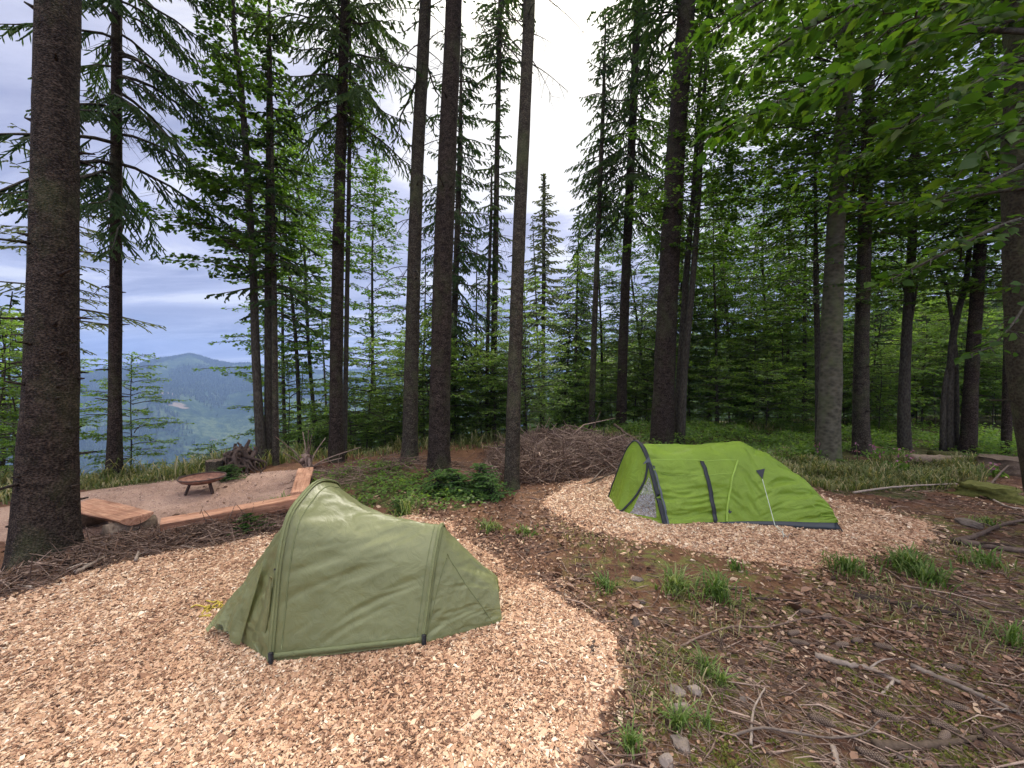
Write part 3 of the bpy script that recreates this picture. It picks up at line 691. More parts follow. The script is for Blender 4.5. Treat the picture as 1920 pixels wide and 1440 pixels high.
def tree(name, label, cat, base, pix, d_px, Htop, bark, crown=None, y0=None, flare=0.35, fh=0.5, knots=0, roots=0, taper=0.35, group=None, lump=0.05, sides=20, crowns=(), rings=60):
    """a tree traced from the photo; d_px = trunk width in photo pixels about eye level; crowns = (name, mesh, height of its foot, scale, turn)"""
    ax, lean = traced(base, pix, Htop, y0); b = ax[0].copy(); ax2 = ax.copy(); ax2[0] = b-np.array([0, 0, 0.25]); seed = int(base[0]*7+base[1]) % 9973
    r0 = d_px/F*b[1]/2; roots = roots or (4 if d_px > 17 else 0)
    t = thing(name, label, cat, b, 0, group)
    mb = trunk_mb(ax2-b, r0*1.08, r0*taper, sides, rings, flare, fh, seed, lump, knots, roots); mb.build('trunk', M[bark], t)
    for nm, me, z, s, rz in crowns: crown_at(nm, me, t, ax, b, lean, z, s, rz)
    return t, ax, b, lean
# ------------------------------------------------------------------ the trees one can tell apart
SP, BE = 'tree', 'tree'
def sc3(a, b=None): return (a, a, b if b is not None else a)
# big dark trunk in the left foreground
tree('spruce_tree', 'massive dark spruce trunk in the left foreground beside the wood chips', 'tree', (86, 1045), [(88, 900), (97, 700), (102, 450), (108, 0)], 80, 24, 'spruce_bark', flare=0.42, fh=0.42, knots=70, roots=6, sides=40, rings=150, taper=0.45,
     crowns=[('crown', C_SP[1], 10.5, (1.5, 1.5, 1.35), 0.3)])
def bare_limb_crown(seed, z0, z1, n, up=0.3): return spruce_crown(seed, z0, z1, 1.2, 6, 8, 2, sparse=0.8, dead=n, dead0=z0)
# slim spruce at the brow, drooping boughs to the right
tree('spruce_tree', 'slim spruce with drooping boughs at the brow, left of the fire bowl', 'tree', (213, 897), [(216, 700), (218, 400), (219, 0)], 20, 19, 'spruce_bark', flare=0.45, knots=30, taper=0.4, rings=90,
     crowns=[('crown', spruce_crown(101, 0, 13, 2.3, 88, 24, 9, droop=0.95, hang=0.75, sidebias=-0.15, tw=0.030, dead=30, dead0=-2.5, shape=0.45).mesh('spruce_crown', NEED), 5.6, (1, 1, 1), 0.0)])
# pale larch-like tree behind the big trunk
tree('spruce_tree', 'thin pale conifer with sparse feathery boughs behind the massive left trunk', 'tree', (120, 905), [(118, 600), (112, 430)], 12, 8.2, 'thin_bark', y0=14, flare=0.2, taper=0.2,
     crowns=[('crown', spruce_crown(102, 0, 8.5, 3.0, 60, 15, 4, droop=0.35, hang=0.35, sparse=0.3, tw=0.045, shape=0.7).mesh('pale_crown', [M['needle_pale'], M['thin_bark']]), 3.2, (1, 1, 1), 1.0)])
# three dark stems of the conical group
tree('beech_tree', 'leaning dark stem, leftmost of the three thin trunks by the root plate', 'tree', (492, 872), [(481, 700), (473, 480), (455, 200), (440, 70)], 15, 12.2, 'thin_bark', flare=0.3, taper=0.15,
     crowns=[('crown', beech_crown(111, 0, 9.0, 1.65, 80, leaf=0.11, nsec=12, shape='cone', rise=0.6, azlim=(1.2, 5.1), flat=0.6, dens=0.023).mesh('beech_crown', [M['beech'], M['thin_bark']]), 4.4, (1, 1, 1), 0)])
tree('beech_tree', 'straight dark stem, middle one of the three thin trunks by the root plate', 'tree', (503, 868), [(503, 500), (505, 150)], 13, 12, 'thin_bark', flare=0.3, taper=0.15,
     crowns=[('crown', beech_crown(112, 0, 7.5, 1.2, 56, leaf=0.11, nsec=11, shape='cone', rise=0.25, flat=0.5).mesh('beech_crown', [M['beech'], M['thin_bark']]), 4.2, (1, 1, 1), 0)])
tree('beech_tree', 'thin grey stem, rightmost of the three thin trunks by the root plate', 'tree', (517, 872), [(515, 600), (512, 400)], 10, 10, 'spruce_bark_far', flare=0.3, taper=0.15,
     crowns=[('crown', spruce_crown(113, 0, 6.5, 1.3, 60, 11, 4, hang=0.4).mesh('spruce_crown', NEED), 3.6, (1, 1, 1), 0)])
# straight spruce, dense dark head in the frame
tree('spruce_tree', 'straight spruce with a dark hanging head, right of the end-on bench', 'tree', (629, 866), [(632, 600), (638, 300), (648, 0)], 23, 17.5, 'spruce_bark', flare=0.3, knots=20, rings=80, taper=0.35,
     crowns=[('crown', spruce_crown(121, 0, 9.5, 2.0, 96, 21, 8, droop=0.8, hang=0.85, tw=0.034, shape=0.4, dead=25, dead0=-2).mesh('spruce_crown', NEED), 8.3, (1, 1, 1), 0.4)])
tree('spruce_tree', 'thin dark stem half hidden behind the straight spruce', 'tree', (645, 860), [(650, 600), (655, 300)], 9, 11, 'thin_bark', flare=0.2, taper=0.3, crowns=[('crown', C_BE[1], 5.0, (0.75, 0.75, 0.8), 2.0)])
# bare grey trunk with arching dead branches
tree('spruce_tree', 'grey bare spruce with arching dead branches, just left of the thickest middle trunk', 'tree', (767, 867), [(774, 600), (783, 300), (798, 0)], 26, 22, 'spruce_bark_far', flare=0.3, knots=20, rings=80, taper=0.5,
     crowns=[('crown', spruce_crown(131, 0, 12, 1.4, 26, 10, 3, sparse=0.8, droop=0.9, dead=46, dead0=-4.5, shape=0.3, tw=0.035).mesh('sparse_crown', NEED), 8.0, (1.2, 1.2, 1), 0.0)])
tree('spruce_tree', 'thickest dark spruce trunk in the middle, above the young spruce bush', 'tree', (822, 884), [(828, 600), (838, 300), (851, 0)], 37, 24, 'spruce_bark', flare=0.35, fh=0.35, knots=40, roots=4, sides=28, rings=110, taper=0.5,
     crowns=[('crown', C_SP[0], 12.5, (1.2, 1.2, 1.2), 0.2)])
tree('spruce_tree', 'dark hanging spruce just behind the thickest middle trunk', 'tree', (847, 812), [(852, 600), (862, 300)], 13, 14.6, 'spruce_bark_far', y0=15, flare=0.2, taper=0.2,
     crowns=[('crown', spruce_crown(141, 0, 13.0, 2.2, 130, 17, 7, droop=0.7, hang=0.8, sparse=0.25, tw=0.045, shape=0.4).mesh('spruce_crown', NEED), 2.2, (1, 1, 1), 0.9)])
tree('spruce_tree', 'thin spruce with tufted sparse boughs and a bushy head left of the smooth leaning trunk', 'tree', (922, 830), [(927, 600), (932, 300), (938, 0)], 12, 17.0, 'spruce_bark_far', y0=15.5, flare=0.2, taper=0.25, knots=15,
     crowns=[('crown', spruce_crown(151, 0, 8.5, 1.15, 60, 12, 4, sparse=0.7, droop=0.6, shape=0.15, tw=0.05, dead=70, dead0=-5).mesh('sparse_crown', NEED), 6.2, (1, 1, 1), 0.0), ('crown', spruce_crown(152, 0, 4.0, 1.35, 60, 12, 4, droop=0.4, tw=0.055, shape=0.5).mesh('spruce_crown', NEED), 13.6, (1, 1, 1), 0.0)])
tree('spruce_tree', 'thin dark stem leaning close beside the tufted thin spruce', 'tree', (912, 830), [(915, 600), (921, 400)], 7, 10, 'thin_bark', y0=15.0, flare=0.2, taper=0.3, crowns=[('crown', C_SPARSE[1], 4.6, (0.6, 0.6, 0.6), 0.5)])
tree('spruce_tree', 'smooth bare branchless trunk standing right of the young spruce bush', 'tree', (958, 915), [(965, 700), (975, 400), (993, 0)], 26, 20, 'spruce_bark_far', flare=0.3, fh=0.3, knots=14, rings=80, taper=0.55,
     crowns=[('crown', C_SP[2], 11.5, (1.1, 1.1, 0.9), 0.0)])
tree('larch_tree', 'pale yellowish conifer far behind the brush pile', 'tree', (1018, 830), [(1019, 600), (1020, 350)], 8, 15.4, 'spruce_bark_far', y0=27, flare=0.1, taper=0.12, crowns=[('crown', C_PALE[0], 5.0, (1, 1, 0.88), 0.0)])
tree('spruce_tree', 'thin spruce with one long arching bough behind the brush pile', 'tree', (1108, 818), [(1115, 600), (1123, 400), (1131, 200)], 11, 15.8, 'spruce_bark_far', y0=15.5, flare=0.2, taper=0.2, knots=12,
     crowns=[('crown', spruce_crown(161, 0, 8.5, 1.5, 85, 13, 4, sparse=0.3, droop=0.7, hang=0.8, shape=0.6, tw=0.055, dead=40, dead0=-4).mesh('spruce_crown', NEED), 7.6, (1, 1, 1), 0.0)])
tree('spruce_tree', 'tall spruce with a full dark crown behind the right end of the brush pile', 'tree', (1164, 808), [(1170, 600), (1183, 300), (1196, 0)], 18, 19.5, 'spruce_bark', y0=15.8, flare=0.2, taper=0.3, knots=16,
     crowns=[('crown', spruce_crown(171, 0, 12.0, 2.3, 130, 18, 7, droop=0.85, hang=0.9, shape=0.5, tw=0.048, dead=16, dead0=-3).mesh('spruce_crown', NEED), 8.2, (1, 1, 1), 0.0)])
tree('spruce_tree', 'stout brown spruce trunk rising directly behind the front hoop of the green tent', 'tree', (1240, 838), [(1250, 600), (1266, 300), (1288, 0)], 37, 22, 'spruce_bark', flare=0.25, knots=30, rings=90, sides=26, taper=0.5,
     crowns=[('crown', C_SP[0], 12.3, (1.2, 1.2, 1.1), 1.2)])
tree('beech_tree', 'dark left-hand stem of the close pair behind the green tent', 'tree', (1264, 838), [(1275, 700), (1288, 500), (1300, 370)], 13, 12.5, 'thin_bark', y0=12.4, flare=0.15, taper=0.35, crowns=[('crown', C_BE[0], 5.6, (0.85, 0.85, 1.0), 0.0)])
tree('beech_tree', 'dark right-hand stem of the close pair behind the green tent', 'tree', (1276, 838), [(1283, 700), (1296, 560), (1308, 400)], 13, 13.5, 'thin_bark', y0=12.0, flare=0.15, taper=0.35, crowns=[('crown', C_BE[1], 5.4, (1.0, 1.0, 1.0), 1.0)])
def fork(parent, base, pts, r): 
    mb = MB(); p = np.array(pts)-base; add_tube(mb, curve(p, 14), np.linspace(r, r*0.3, 14), 7, rnd=0.4); mb.build('limb', M['thin_bark'], parent)
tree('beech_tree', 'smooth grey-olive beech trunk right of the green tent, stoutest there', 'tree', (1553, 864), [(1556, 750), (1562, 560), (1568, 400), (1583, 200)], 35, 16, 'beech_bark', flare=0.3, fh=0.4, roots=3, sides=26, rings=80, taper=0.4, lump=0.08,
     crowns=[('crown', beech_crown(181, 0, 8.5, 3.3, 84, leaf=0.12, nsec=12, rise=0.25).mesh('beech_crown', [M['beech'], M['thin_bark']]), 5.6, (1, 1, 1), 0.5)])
tree('spruce_tree', 'brown straight trunk second from the right of the smooth grey-olive beech', 'tree', (1618, 852), [(1614, 750), (1618, 560), (1627, 250)], 25, 17, 'spruce_bark_far', flare=0.35, knots=10, taper=0.4, crowns=[('crown', C_BE[0], 6.4, (1.25, 1.25, 1.1), 2.2)])
tree('beech_tree', 'thin reddish-dark stem touching the left side of the smooth grey-olive beech', 'tree', (1536, 838), [(1534, 700), (1530, 520)], 11, 9, 'thin_bark', flare=0.2, taper=0.3, crowns=[('crown', C_BE[2], 3.8, (0.85, 0.85, 0.8), 0.2)])
t, ax, b, ln = tree('beech_tree', 'dark forked beech in front of the pale green slope, left of the multi-stemmed clump', 'tree', (1697, 842), [(1695, 750), (1700, 620), (1712, 420)], 18, 12, 'thin_bark', flare=0.2, taper=0.35, crowns=[('crown', C_BE[0], 4.2, (1.05, 1.05, 0.9), 3.0)])
fork(t, b, [P(1699, 640, b[1]), P(1712, 580, b[1]-0.1), P(1722, 520, b[1]-0.3)], 0.06)
t, ax, b, ln = tree('beech_tree', 'multi-stemmed dark beech clump behind the fallen log on the right', 'tree', (1780, 848), [(1781, 720), (1789, 620), (1812, 520)], 12, 9, 'thin_bark', flare=0.3, taper=0.3, crowns=[('crown', C_BE[2], 4.0, (0.95, 0.95, 0.9), 1.0)])
fork(t, b, [P(1768, 846, b[1]), P(1770, 740, b[1]), P(1783, 660, b[1]+0.05), P(1790, 600, b[1]+0.1)], 0.075)
fork(t, b, [P(1792, 846, b[1]), P(1793, 740, b[1]), P(1790, 640, b[1]), P(1775, 540, b[1]+0.2), P(1760, 500, b[1]+0.2)], 0.075)
tree('spruce_tree', 'straight dark trunk immediately right of the multi-stemmed clump', 'tree', (1815, 852), [(1822, 700), (1832, 550), (1841, 400)], 21, 13, 'spruce_bark', flare=0.2, taper=0.4, knots=8, crowns=[('crown', C_SP[2], 5.5, (1.2, 1.2, 0.8), 1.0)])
tree('spruce_tree', 'thin dark trunk standing behind the mossy stump at the right edge', 'tree', (1887, 852), [(1889, 700), (1893, 500)], 13, 12, 'spruce_bark', flare=0.2, taper=0.4, crowns=[('crown', C_BE[1], 4.0, (1.2, 1.2, 1.0), 1.7)])
# near beech whose boughs hang in at the upper right
def near_beech():
    ax, lean = traced((2030, 1000), [(1962, 760), (1944, 600), (1935, 300), (1937, 100)], 12.0, y0=4.9); b = ax[0].copy(); a2 = ax.copy(); a2[0] = b-np.array([0, 0, 0.3])
    t = thing('beech_tree', 'mossy trunk cut by the right edge, its leafy boughs overhanging the clearing', 'tree', b)
    trunk_mb(a2-b, 0.30, 0.17, 30, 110, 0.3, 0.4, 77, 0.06, 8, 4).build('trunk', M['dark_beech_bark'], t)
    g = np.random.default_rng(8); mb = MB(); C = []; D = []; N = []
    def bough(a, c, r=0.022, nsec=16, spread=0.5, tot=1.0):
        p = curve(np.array(c), 22); add_tube(mb, p-b, np.linspace(r, 0.004, 22), 6, cap=False, rnd=0.4, mat=1)
        seg = np.linalg.norm(p[-1]-p[0]); s = np.linspace(0.12, 1.0, nsec)
        for j, q in enumerate(s):
            k = q*21; i = min(int(k), 20); c0 = p[i]+(p[i+1]-p[i])*(k-i); tn = norm(p[i+1]-p[i]); sd = np.cross(tn, [0, 0, 1.0])*(1 if j % 2 else -1)
            l2 = (0.62*(1.1-q)+0.18)*spread*g.uniform(0.6, 1.2)
            d = norm(tn*0.7+sd*g.uniform(0.5, 1)+np.array([0, 0, g.normal(-0.1, 0.15)])); e = c0+d*l2
            add_tube(mb, np.stack([c0-b, (c0+e)/2-b+[0, 0, 0.02], e-b]), [0.005, 0.004, 0.002], 4, cap=False, rnd=0.4, mat=1)
            m = max(3, int(l2/0.017*tot)); f = g.uniform(0.1, 1.05, m); sg = np.where(np.arange(m) % 2 == 0, 1, -1)[:, None]; pp = np.cross(d, [0, 0, 1.0])
            C.append(c0+(e-c0)*f[:, None]+sg*pp*(g.random((m, 1))*0.1)+g.normal(0, 0.012, (m, 3))-b); D.append(d+sg*pp*0.8); N.append(np.clip(g.normal(0.5, 0.22, m), 0, 1))
    Y = lambda *q: [P(x, y, d) for x, y, d in q]
    bough(0, Y((1935, 60, 4.7), (1800, 60, 3.7), (1620, 130, 3.0), (1460, 190, 2.8), (1350, 245, 2.75)), 0.03, 26, 0.55)
    bough(0, Y((1935, 40, 4.8), (1850, 40, 3.4), (1740, 70, 2.5), (1640, 110, 2.3), (1560, 150, 2.25)), 0.02, 18, 0.5)
    bough(0, Y((1938, 120, 4.7), (1900, 110, 3.4), (1840, 150, 2.4), (1760, 200, 2.2), (1690, 240, 2.15)), 0.02, 18, 0.5)
    bough(0, Y((1938, -80, 4.8), (1800, -60, 3.6), (1650, -10, 3.0), (1500, 60, 2.9), (1400, 130, 2.9)), 0.03, 24, 0.6)
    bough(0, Y((1936, -160, 4.8), (1780, -150, 4.0), (1600, -90, 3.6), (1450, -10, 3.4), (1330, 60, 3.4)), 0.03, 24, 0.6)
    bough(0, Y((1938, 0, 4.8), (1930, -60, 3.2), (1860, -20, 2.3), (1780, 10, 2.1), (1700, 40, 2.05)), 0.02, 18, 0.5)
    bough(0, Y((1936, 300, 4.7), (1880, 330, 3.6), (1800, 360, 3.2), (1700, 380, 3.1), (1600, 380, 3.2)), 0.022, 16, 0.5, 0.8)
    bough(0, Y((1932, 350, 4.85), (1850, 362, 4.7), (1760, 378, 4.6), (1640, 380, 4.6), (1520, 376, 4.8)), 0.03, 18, 0.55, 0.7)
    bough(0, Y((1936, 420, 4.7), (1920, 410, 3.3), (1860, 430, 2.6), (1800, 460, 2.5), (1730, 495, 2.5), (1670, 525, 2.5)), 0.018, 15, 0.38, 0.8)
    bough(0, Y((1936, 200, 4.7), (1860, 190, 4.2), (1740, 230, 3.8), (1620, 290, 3.7), (1510, 330, 3.8)), 0.025, 20, 0.55)
    bough(0, Y((1936, -260, 4.8), (1760, -200, 4.6), (1560, -120, 4.6), (1420, -60, 4.7), (1340, -20, 4.8)), 0.03, 22, 0.7)
    bough(0, Y((1938, 470, 4.7), (1925, 560, 3.7), (1870, 640, 3.4), (1820, 665, 3.3)), 0.014, 9, 0.35, 0.6)
    bough(0, Y((1936, 180, 4.8), (1990, 160, 3.2), (1930, 210, 2.3), (1880, 250, 2.1), (1830, 300, 2.05)), 0.018, 14, 0.45)
    C, D, N = map(np.concatenate, (C, D, N)); n = len(C); d = norm(D+g.normal(size=(n, 3))*0.3); nr = norm(np.array([0, 0, 1.0])+g.normal(size=(n, 3))*0.4); s = norm(np.cross(nr, d)); L = (0.095*g.uniform(0.65, 1.25, n))[:, None]; W = L*0.62; u = np.cross(d, s)
    prof = [(0, 0, 0), (0.3, 0.42, 0.05), (0.62, 0.46, 0.03), (1.0, 0, -0.14), (0.62, -0.46, 0.03), (0.3, -0.42, 0.05), (0.45, 0, -0.02)]
    V = np.stack([C+d*L*a+s*W*w+nr*L*h for a, w, h in prof], 1).reshape(-1, 3); i = np.arange(n)[:, None]*7
    n0 = mb.n; mb.add(V, np.vstack([np.hstack([i, i+1, i+2, i+6]), np.hstack([i+6, i+2, i+3, i+4]), np.hstack([i, i+6, i+4, i+5])]), np.repeat(N, 7), 0)
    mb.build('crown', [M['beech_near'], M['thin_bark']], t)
    # the crown overhead, above the frame
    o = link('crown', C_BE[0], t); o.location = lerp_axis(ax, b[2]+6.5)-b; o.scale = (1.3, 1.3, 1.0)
near_beech()

# ------------------------------------------------------------------ young growth and the crowded wood behind the clearing
def proto(kind, label, group, crown, h, r, bark):
    t = thing(kind, label, 'tree', (0, 0, 0), 0, group)
    g = np.random.default_rng(int(h*100)+3)
    trunk_mb([[0, 0, -0.4], [0.05, 0.02, h*0.35], [g.normal(0, 0.1), g.normal(0, 0.1), h*0.7], [0, 0, h]], r, r*0.2, 7, 14, 0.25, 0.3, int(h*10), 0.03).build('trunk', M[bark], t)
    c = link('crown', crown, t)
    return t
GY, GS, GB = 'young beeches in the green understorey', 'spruces in the crowded wood behind the clearing', 'beeches in the crowded wood behind the clearing'
LY = 'young bright green beech with layered sprays in the understorey behind the clearing'
LS = 'dark background spruce among the crowded trees behind the clearing'
LB = 'leafy background beech among the crowded trees behind the clearing'
PY = [proto('beech_tree', LY, GY, C_YB[0], 4.4, 0.03, 'thin_bark'), proto('beech_tree', LY, GY, C_YB[1], 6.4, 0.04, 'thin_bark'), proto('beech_tree', LY, GY, C_YB[2], 7.4, 0.04, 'thin_bark'), proto('beech_tree', LY, GY, C_YB[3], 3.0, 0.025, 'thin_bark')]
def tall(kind, label, group, crown, h, r, bark, z, s):
    t = proto(kind, label, group, crown, h, r, bark); c = [k for k in t.children if k.name.startswith('crown')][0]; c.location = (0, 0, z); c.scale = s; return t
PS = [tall('spruce_tree', LS, GS, C_SP[0], 14, 0.13, 'spruce_bark', 4.5, (1, 1, 1.08)), tall('spruce_tree', LS, GS, C_SP[1], 16, 0.15, 'spruce_bark_far', 6, (1, 1, 1.02)), tall('spruce_tree', LS, GS, C_SPARSE[0], 14, 0.1, 'spruce_bark_far', 4.5, (1, 1, 0.98)), tall('spruce_tree', LS, GS, C_YSP[1], 7.2, 0.07, 'spruce_bark', 0.1, (1, 1, 1))]
PB = [tall('beech_tree', LB, GB, C_BE[0], 11, 0.09, 'thin_bark', 3.6, (1, 1, 1.05)), tall('beech_tree', LB, GB, C_BE[2], 9.5, 0.1, 'thin_bark', 3.3, (1, 1, 1.05)), tall('beech_tree', LB, GB, C_BE[1], 12, 0.08, 'thin_bark', 4, (1, 1, 1.0))]
first = {}
def put(p, px, y, s=1.0, rz=None, label=None, sz=None, sink=0.0, group=True):
    x = (px-960)/F*y; z = Hf(x, y)-sink
    if id(p) not in first: o = p; first[id(p)] = 1
    else: o = copy_tree(p)
    o.location = (x, y, z); o.rotation_euler = (rng.normal(0, 0.03), rng.normal(0, 0.03)+0.03, rng.uniform(0, 6.28) if rz is None else rz); o.scale = (s, s, sz or s)
    if label:
        o['label'] = label
        if not group and 'group' in o: del o['group']
    return o
g4 = np.random.default_rng(44)
def scatter(protos, n, px0, px1, y0, y1, smin, smax, avoid=0, weights=None):
    for i in range(n):
        px = px0+(px1-px0)*(i+g4.uniform(0.1, 0.9))/n; y = g4.uniform(y0, y1); p = protos[g4.choice(len(protos), p=weights)]
        put(p, px, y, g4.uniform(smin, smax), g4.uniform(0, 6.28))
scatter([PY[3], PY[0]], 14, 530, 1010, 12.2, 14.5, 0.55, 0.85)
scatter([PY[3], PY[0]], 20, 1040, 1960, 14.5, 17.5, 0.6, 0.95)
scatter([PY[3], PY[0]], 18, 1150, 2000, 17.5, 23, 0.8, 1.2)
scatter([PY[0], PY[3], PY[1]], 15, 530, 1010, 13.0, 17, 0.7, 1.0)
scatter([PY[0], PY[1], PY[2]], 16, 520, 1100, 17, 25, 0.8, 1.15)
scatter([PY[0], PY[3], PY[1]], 18, 1060, 1950, 16.0, 20, 0.75, 1.05)
scatter([PY[0], PY[1], PY[2]], 16, 1080, 2050, 20, 30, 0.8, 1.1)
scatter(PB, 11, 1280, 2050, 19, 34, 0.8, 1.15)
scatter(PS, 9, 1050, 2000, 20, 38, 0.8, 1.1)
scatter([PS[3], PS[2]], 9, 540, 1050, 17, 30, 0.7, 0.95)
scatter(PB, 6, 700, 1250, 22, 34, 0.6, 0.85)
for p, px, y, s in ((PS[0], 1075, 21, .85), (PB[2], 1130, 19, .95), (PB[0], 1215, 20, 1.0), (PS[1], 1330, 21, .9), (PB[2], 1385, 18.5, 1.0), (PB[0], 1440, 20, 1.1), (PS[0], 1480, 22, .95), (PB[1], 1510, 18, 1.05), (PS[2], 890, 20, .85), (PB[2], 1345, 16.5, .85), (PS[2], 985, 22, .9), (PB[1], 1260, 18, .85)):
    put(p, px, y, s, g4.uniform(0, 6.28))
# single ones with a look of their own
put(PB[2], 560, 13.0, 0.95, 0.4, 'leafy slender tree just left of the straight spruce with the hanging head', group=False)
put(PB[2], 690, 16.5, 1.15, 0.9, 'leafy slender tree in the sky gap right of the straight spruce with the hanging head', group=False)
put(PB[2], 535, 15.5, 1.1, 1.9, 'slender leafy tree directly behind the three thin trunks', group=False)
put(PB[2], 600, 14.5, 1.05, 2.4, 'second leafy slender tree, close behind the straight spruce with the hanging head', group=False)
put(PY[2], 738, 20, 1.08, 1.0, 'pointed yellow-green young beech in the gap left of the grey bare spruce', group=False)
put(PY[1], 236, 11.0, 0.62, 1.1, 'young beech with light layered sprays beside the slim spruce at the brow', group=False)
put(PY[1], 18, 10.0, 0.75, 2.0, 'bright green young beech at the far left edge below the brow', group=False)
put(PY[1], 40, 8.6, 0.55, 2.6, 'leafy green young beech peeping out left of the massive trunk at the brow', group=False)
put(PY[0], -30, 7.6, 0.75, 1.0, 'low bright young beech cut by the left edge of the frame', group=False)
put(PS[3], -20, 13.0, 1.1, 0.5, 'dark young spruce at the far left edge below the brow', group=False)
put(PY[3], 388, 12.5, 0.62, 0.0, 'small pale young tree below the brow behind the fire bowl', group=False, sink=0.1)
put(PS[3], 1060, 19, 0.9, 1.4, 'dark low spruce with hanging twigs right behind the brush pile', group=False)
# ------------------------------------------------------------------ tents
def to_px(V):
    c, s = cos(PITCH), sin(PITCH); f = V[..., 1]*c-(V[..., 2]-CAM_Z)*s; u = V[..., 1]*s+(V[..., 2]-CAM_Z)*c
    return np.stack([960+F*V[..., 0]/f, 720-F*u/f], -1)
def prof_pts(knots, n):
    k = np.array(knots, float); full = np.vstack([k, np.stack([1-k[::-1][1:, 0], -k[::-1][1:, 1], k[::-1][1:, 2]], 1)])
    p = np.linspace(0, 1, n); c = curve(full[:, 1:], 400); pk = np.interp(np.linspace(0, len(full)-1, 400), np.arange(len(full)), full[:, 0])
    return np.stack([np.interp(p, pk, c[:, 0]), np.interp(p, pk, np.maximum(c[:, 1], 0))], 1)
def loft(sections, n=121, per=50, sag=0.0):
    """sections: (near, far, apex, knots). returns grid (rows, n, 3) and the running section number"""
    rows = []; S = []
    for a, b in zip(sections[:-1], sections[1:]):
        pa, pb = prof_pts(a[3], n), prof_pts(b[3], n)
        for t in np.linspace(0, 1, per, endpoint=False):
            L = lambda q: np.array(a[q])*(1-t)+np.array(b[q])*t
            nr, fr, ap = L(0), L(1), L(2); pr = pa*(1-t)+pb*t; u = (pr[:, :1]+1)/2; h = pr[:, 1:]
            sg = a[4] if len(a) > 4 else sag
            hh = h*(1-sg*4*t*(1-t)*np.minimum(1, h*1.4))
            uu = 0.5+(u-0.5)*(1-sg*0.8*4*t*(1-t)*np.minimum(1, h*2.5))
            rows.append(nr*(1-uu)+fr*uu+(ap-(nr+fr)/2)*hh); S.append(len(rows)/per)
    a = sections[-1]; pr = prof_pts(a[3], n); u = (pr[:, :1]+1)/2
    rows.append(np.array(a[0])*(1-u)+np.array(a[1])*u+(np.array(a[2])-(np.array(a[0])+np.array(a[1]))/2)*pr[:, 1:]); S.append(len(rows)/per)
    return np.array(rows), np.array(S)
def gnormals(Gd):
    du = np.gradient(Gd, axis=0); dv = np.gradient(Gd, axis=1); n = norm(np.cross(dv, du)); c = Gd.reshape(-1, 3).mean(0); c[2] = 0
    flip = np.sign(((Gd-c)*n).sum(-1, keepdims=True)); flip[flip == 0] = 1; return n*flip
def on_surf(Gd, N, pix, n=24, off=0.006, pmax=0.62):
    """a path on the cloth under a photo polyline"""
    m = Gd.shape[1]; lim = int(m*pmax); px = to_px(Gd[:, :lim]); flat = px.reshape(-1, 2); out = []
    for q in curve(np.array([(a, b) for a, b in pix], float), n):
        k = np.argmin(((flat-q)**2).sum(1)); i, j = divmod(k, lim); out.append(Gd[i, j]+N[i, j]*off)
    out = np.array(out)
    for _ in range(2): out[1:-1] = (out[:-2]+2*out[1:-1]+out[2:])/4
    return out
def ribbon(mb, path, nrm, w, th=0.004, rnd=0.5, mat=0):
    t = norm(np.gradient(path, axis=0)); nrm = np.broadcast_to(nrm, path.shape); s = norm(np.cross(t, nrm))*np.asarray(w).reshape(-1, 1)/2
    V = np.stack([path-s, path+s, path+s+nrm*th, path-s+nrm*th], 1); n = len(path); i = np.arange(n-1)[:, None]*4; j = np.arange(4)[None]; k = (j+1) % 4
    Q = np.stack([i+j, i+k, i+4+k, i+4+j], -1).reshape(-1, 4); mb.add(V.reshape(-1, 3), np.vstack([Q, [[0, 1, 2, 3]], [[4*n-4, 4*n-1, 4*n-2, 4*n-3]]]), rnd, mat)
def two_sided(mb, Gd, N, th=0.004, mat=0, keep=None):
    nu, nv = Gd.shape[:2]; Fq = grid_faces(nu, nv)
    if keep is not None: Fq = Fq[keep.ravel()]
    mb.add(Gd.reshape(-1, 3), Fq, 0.5, mat)

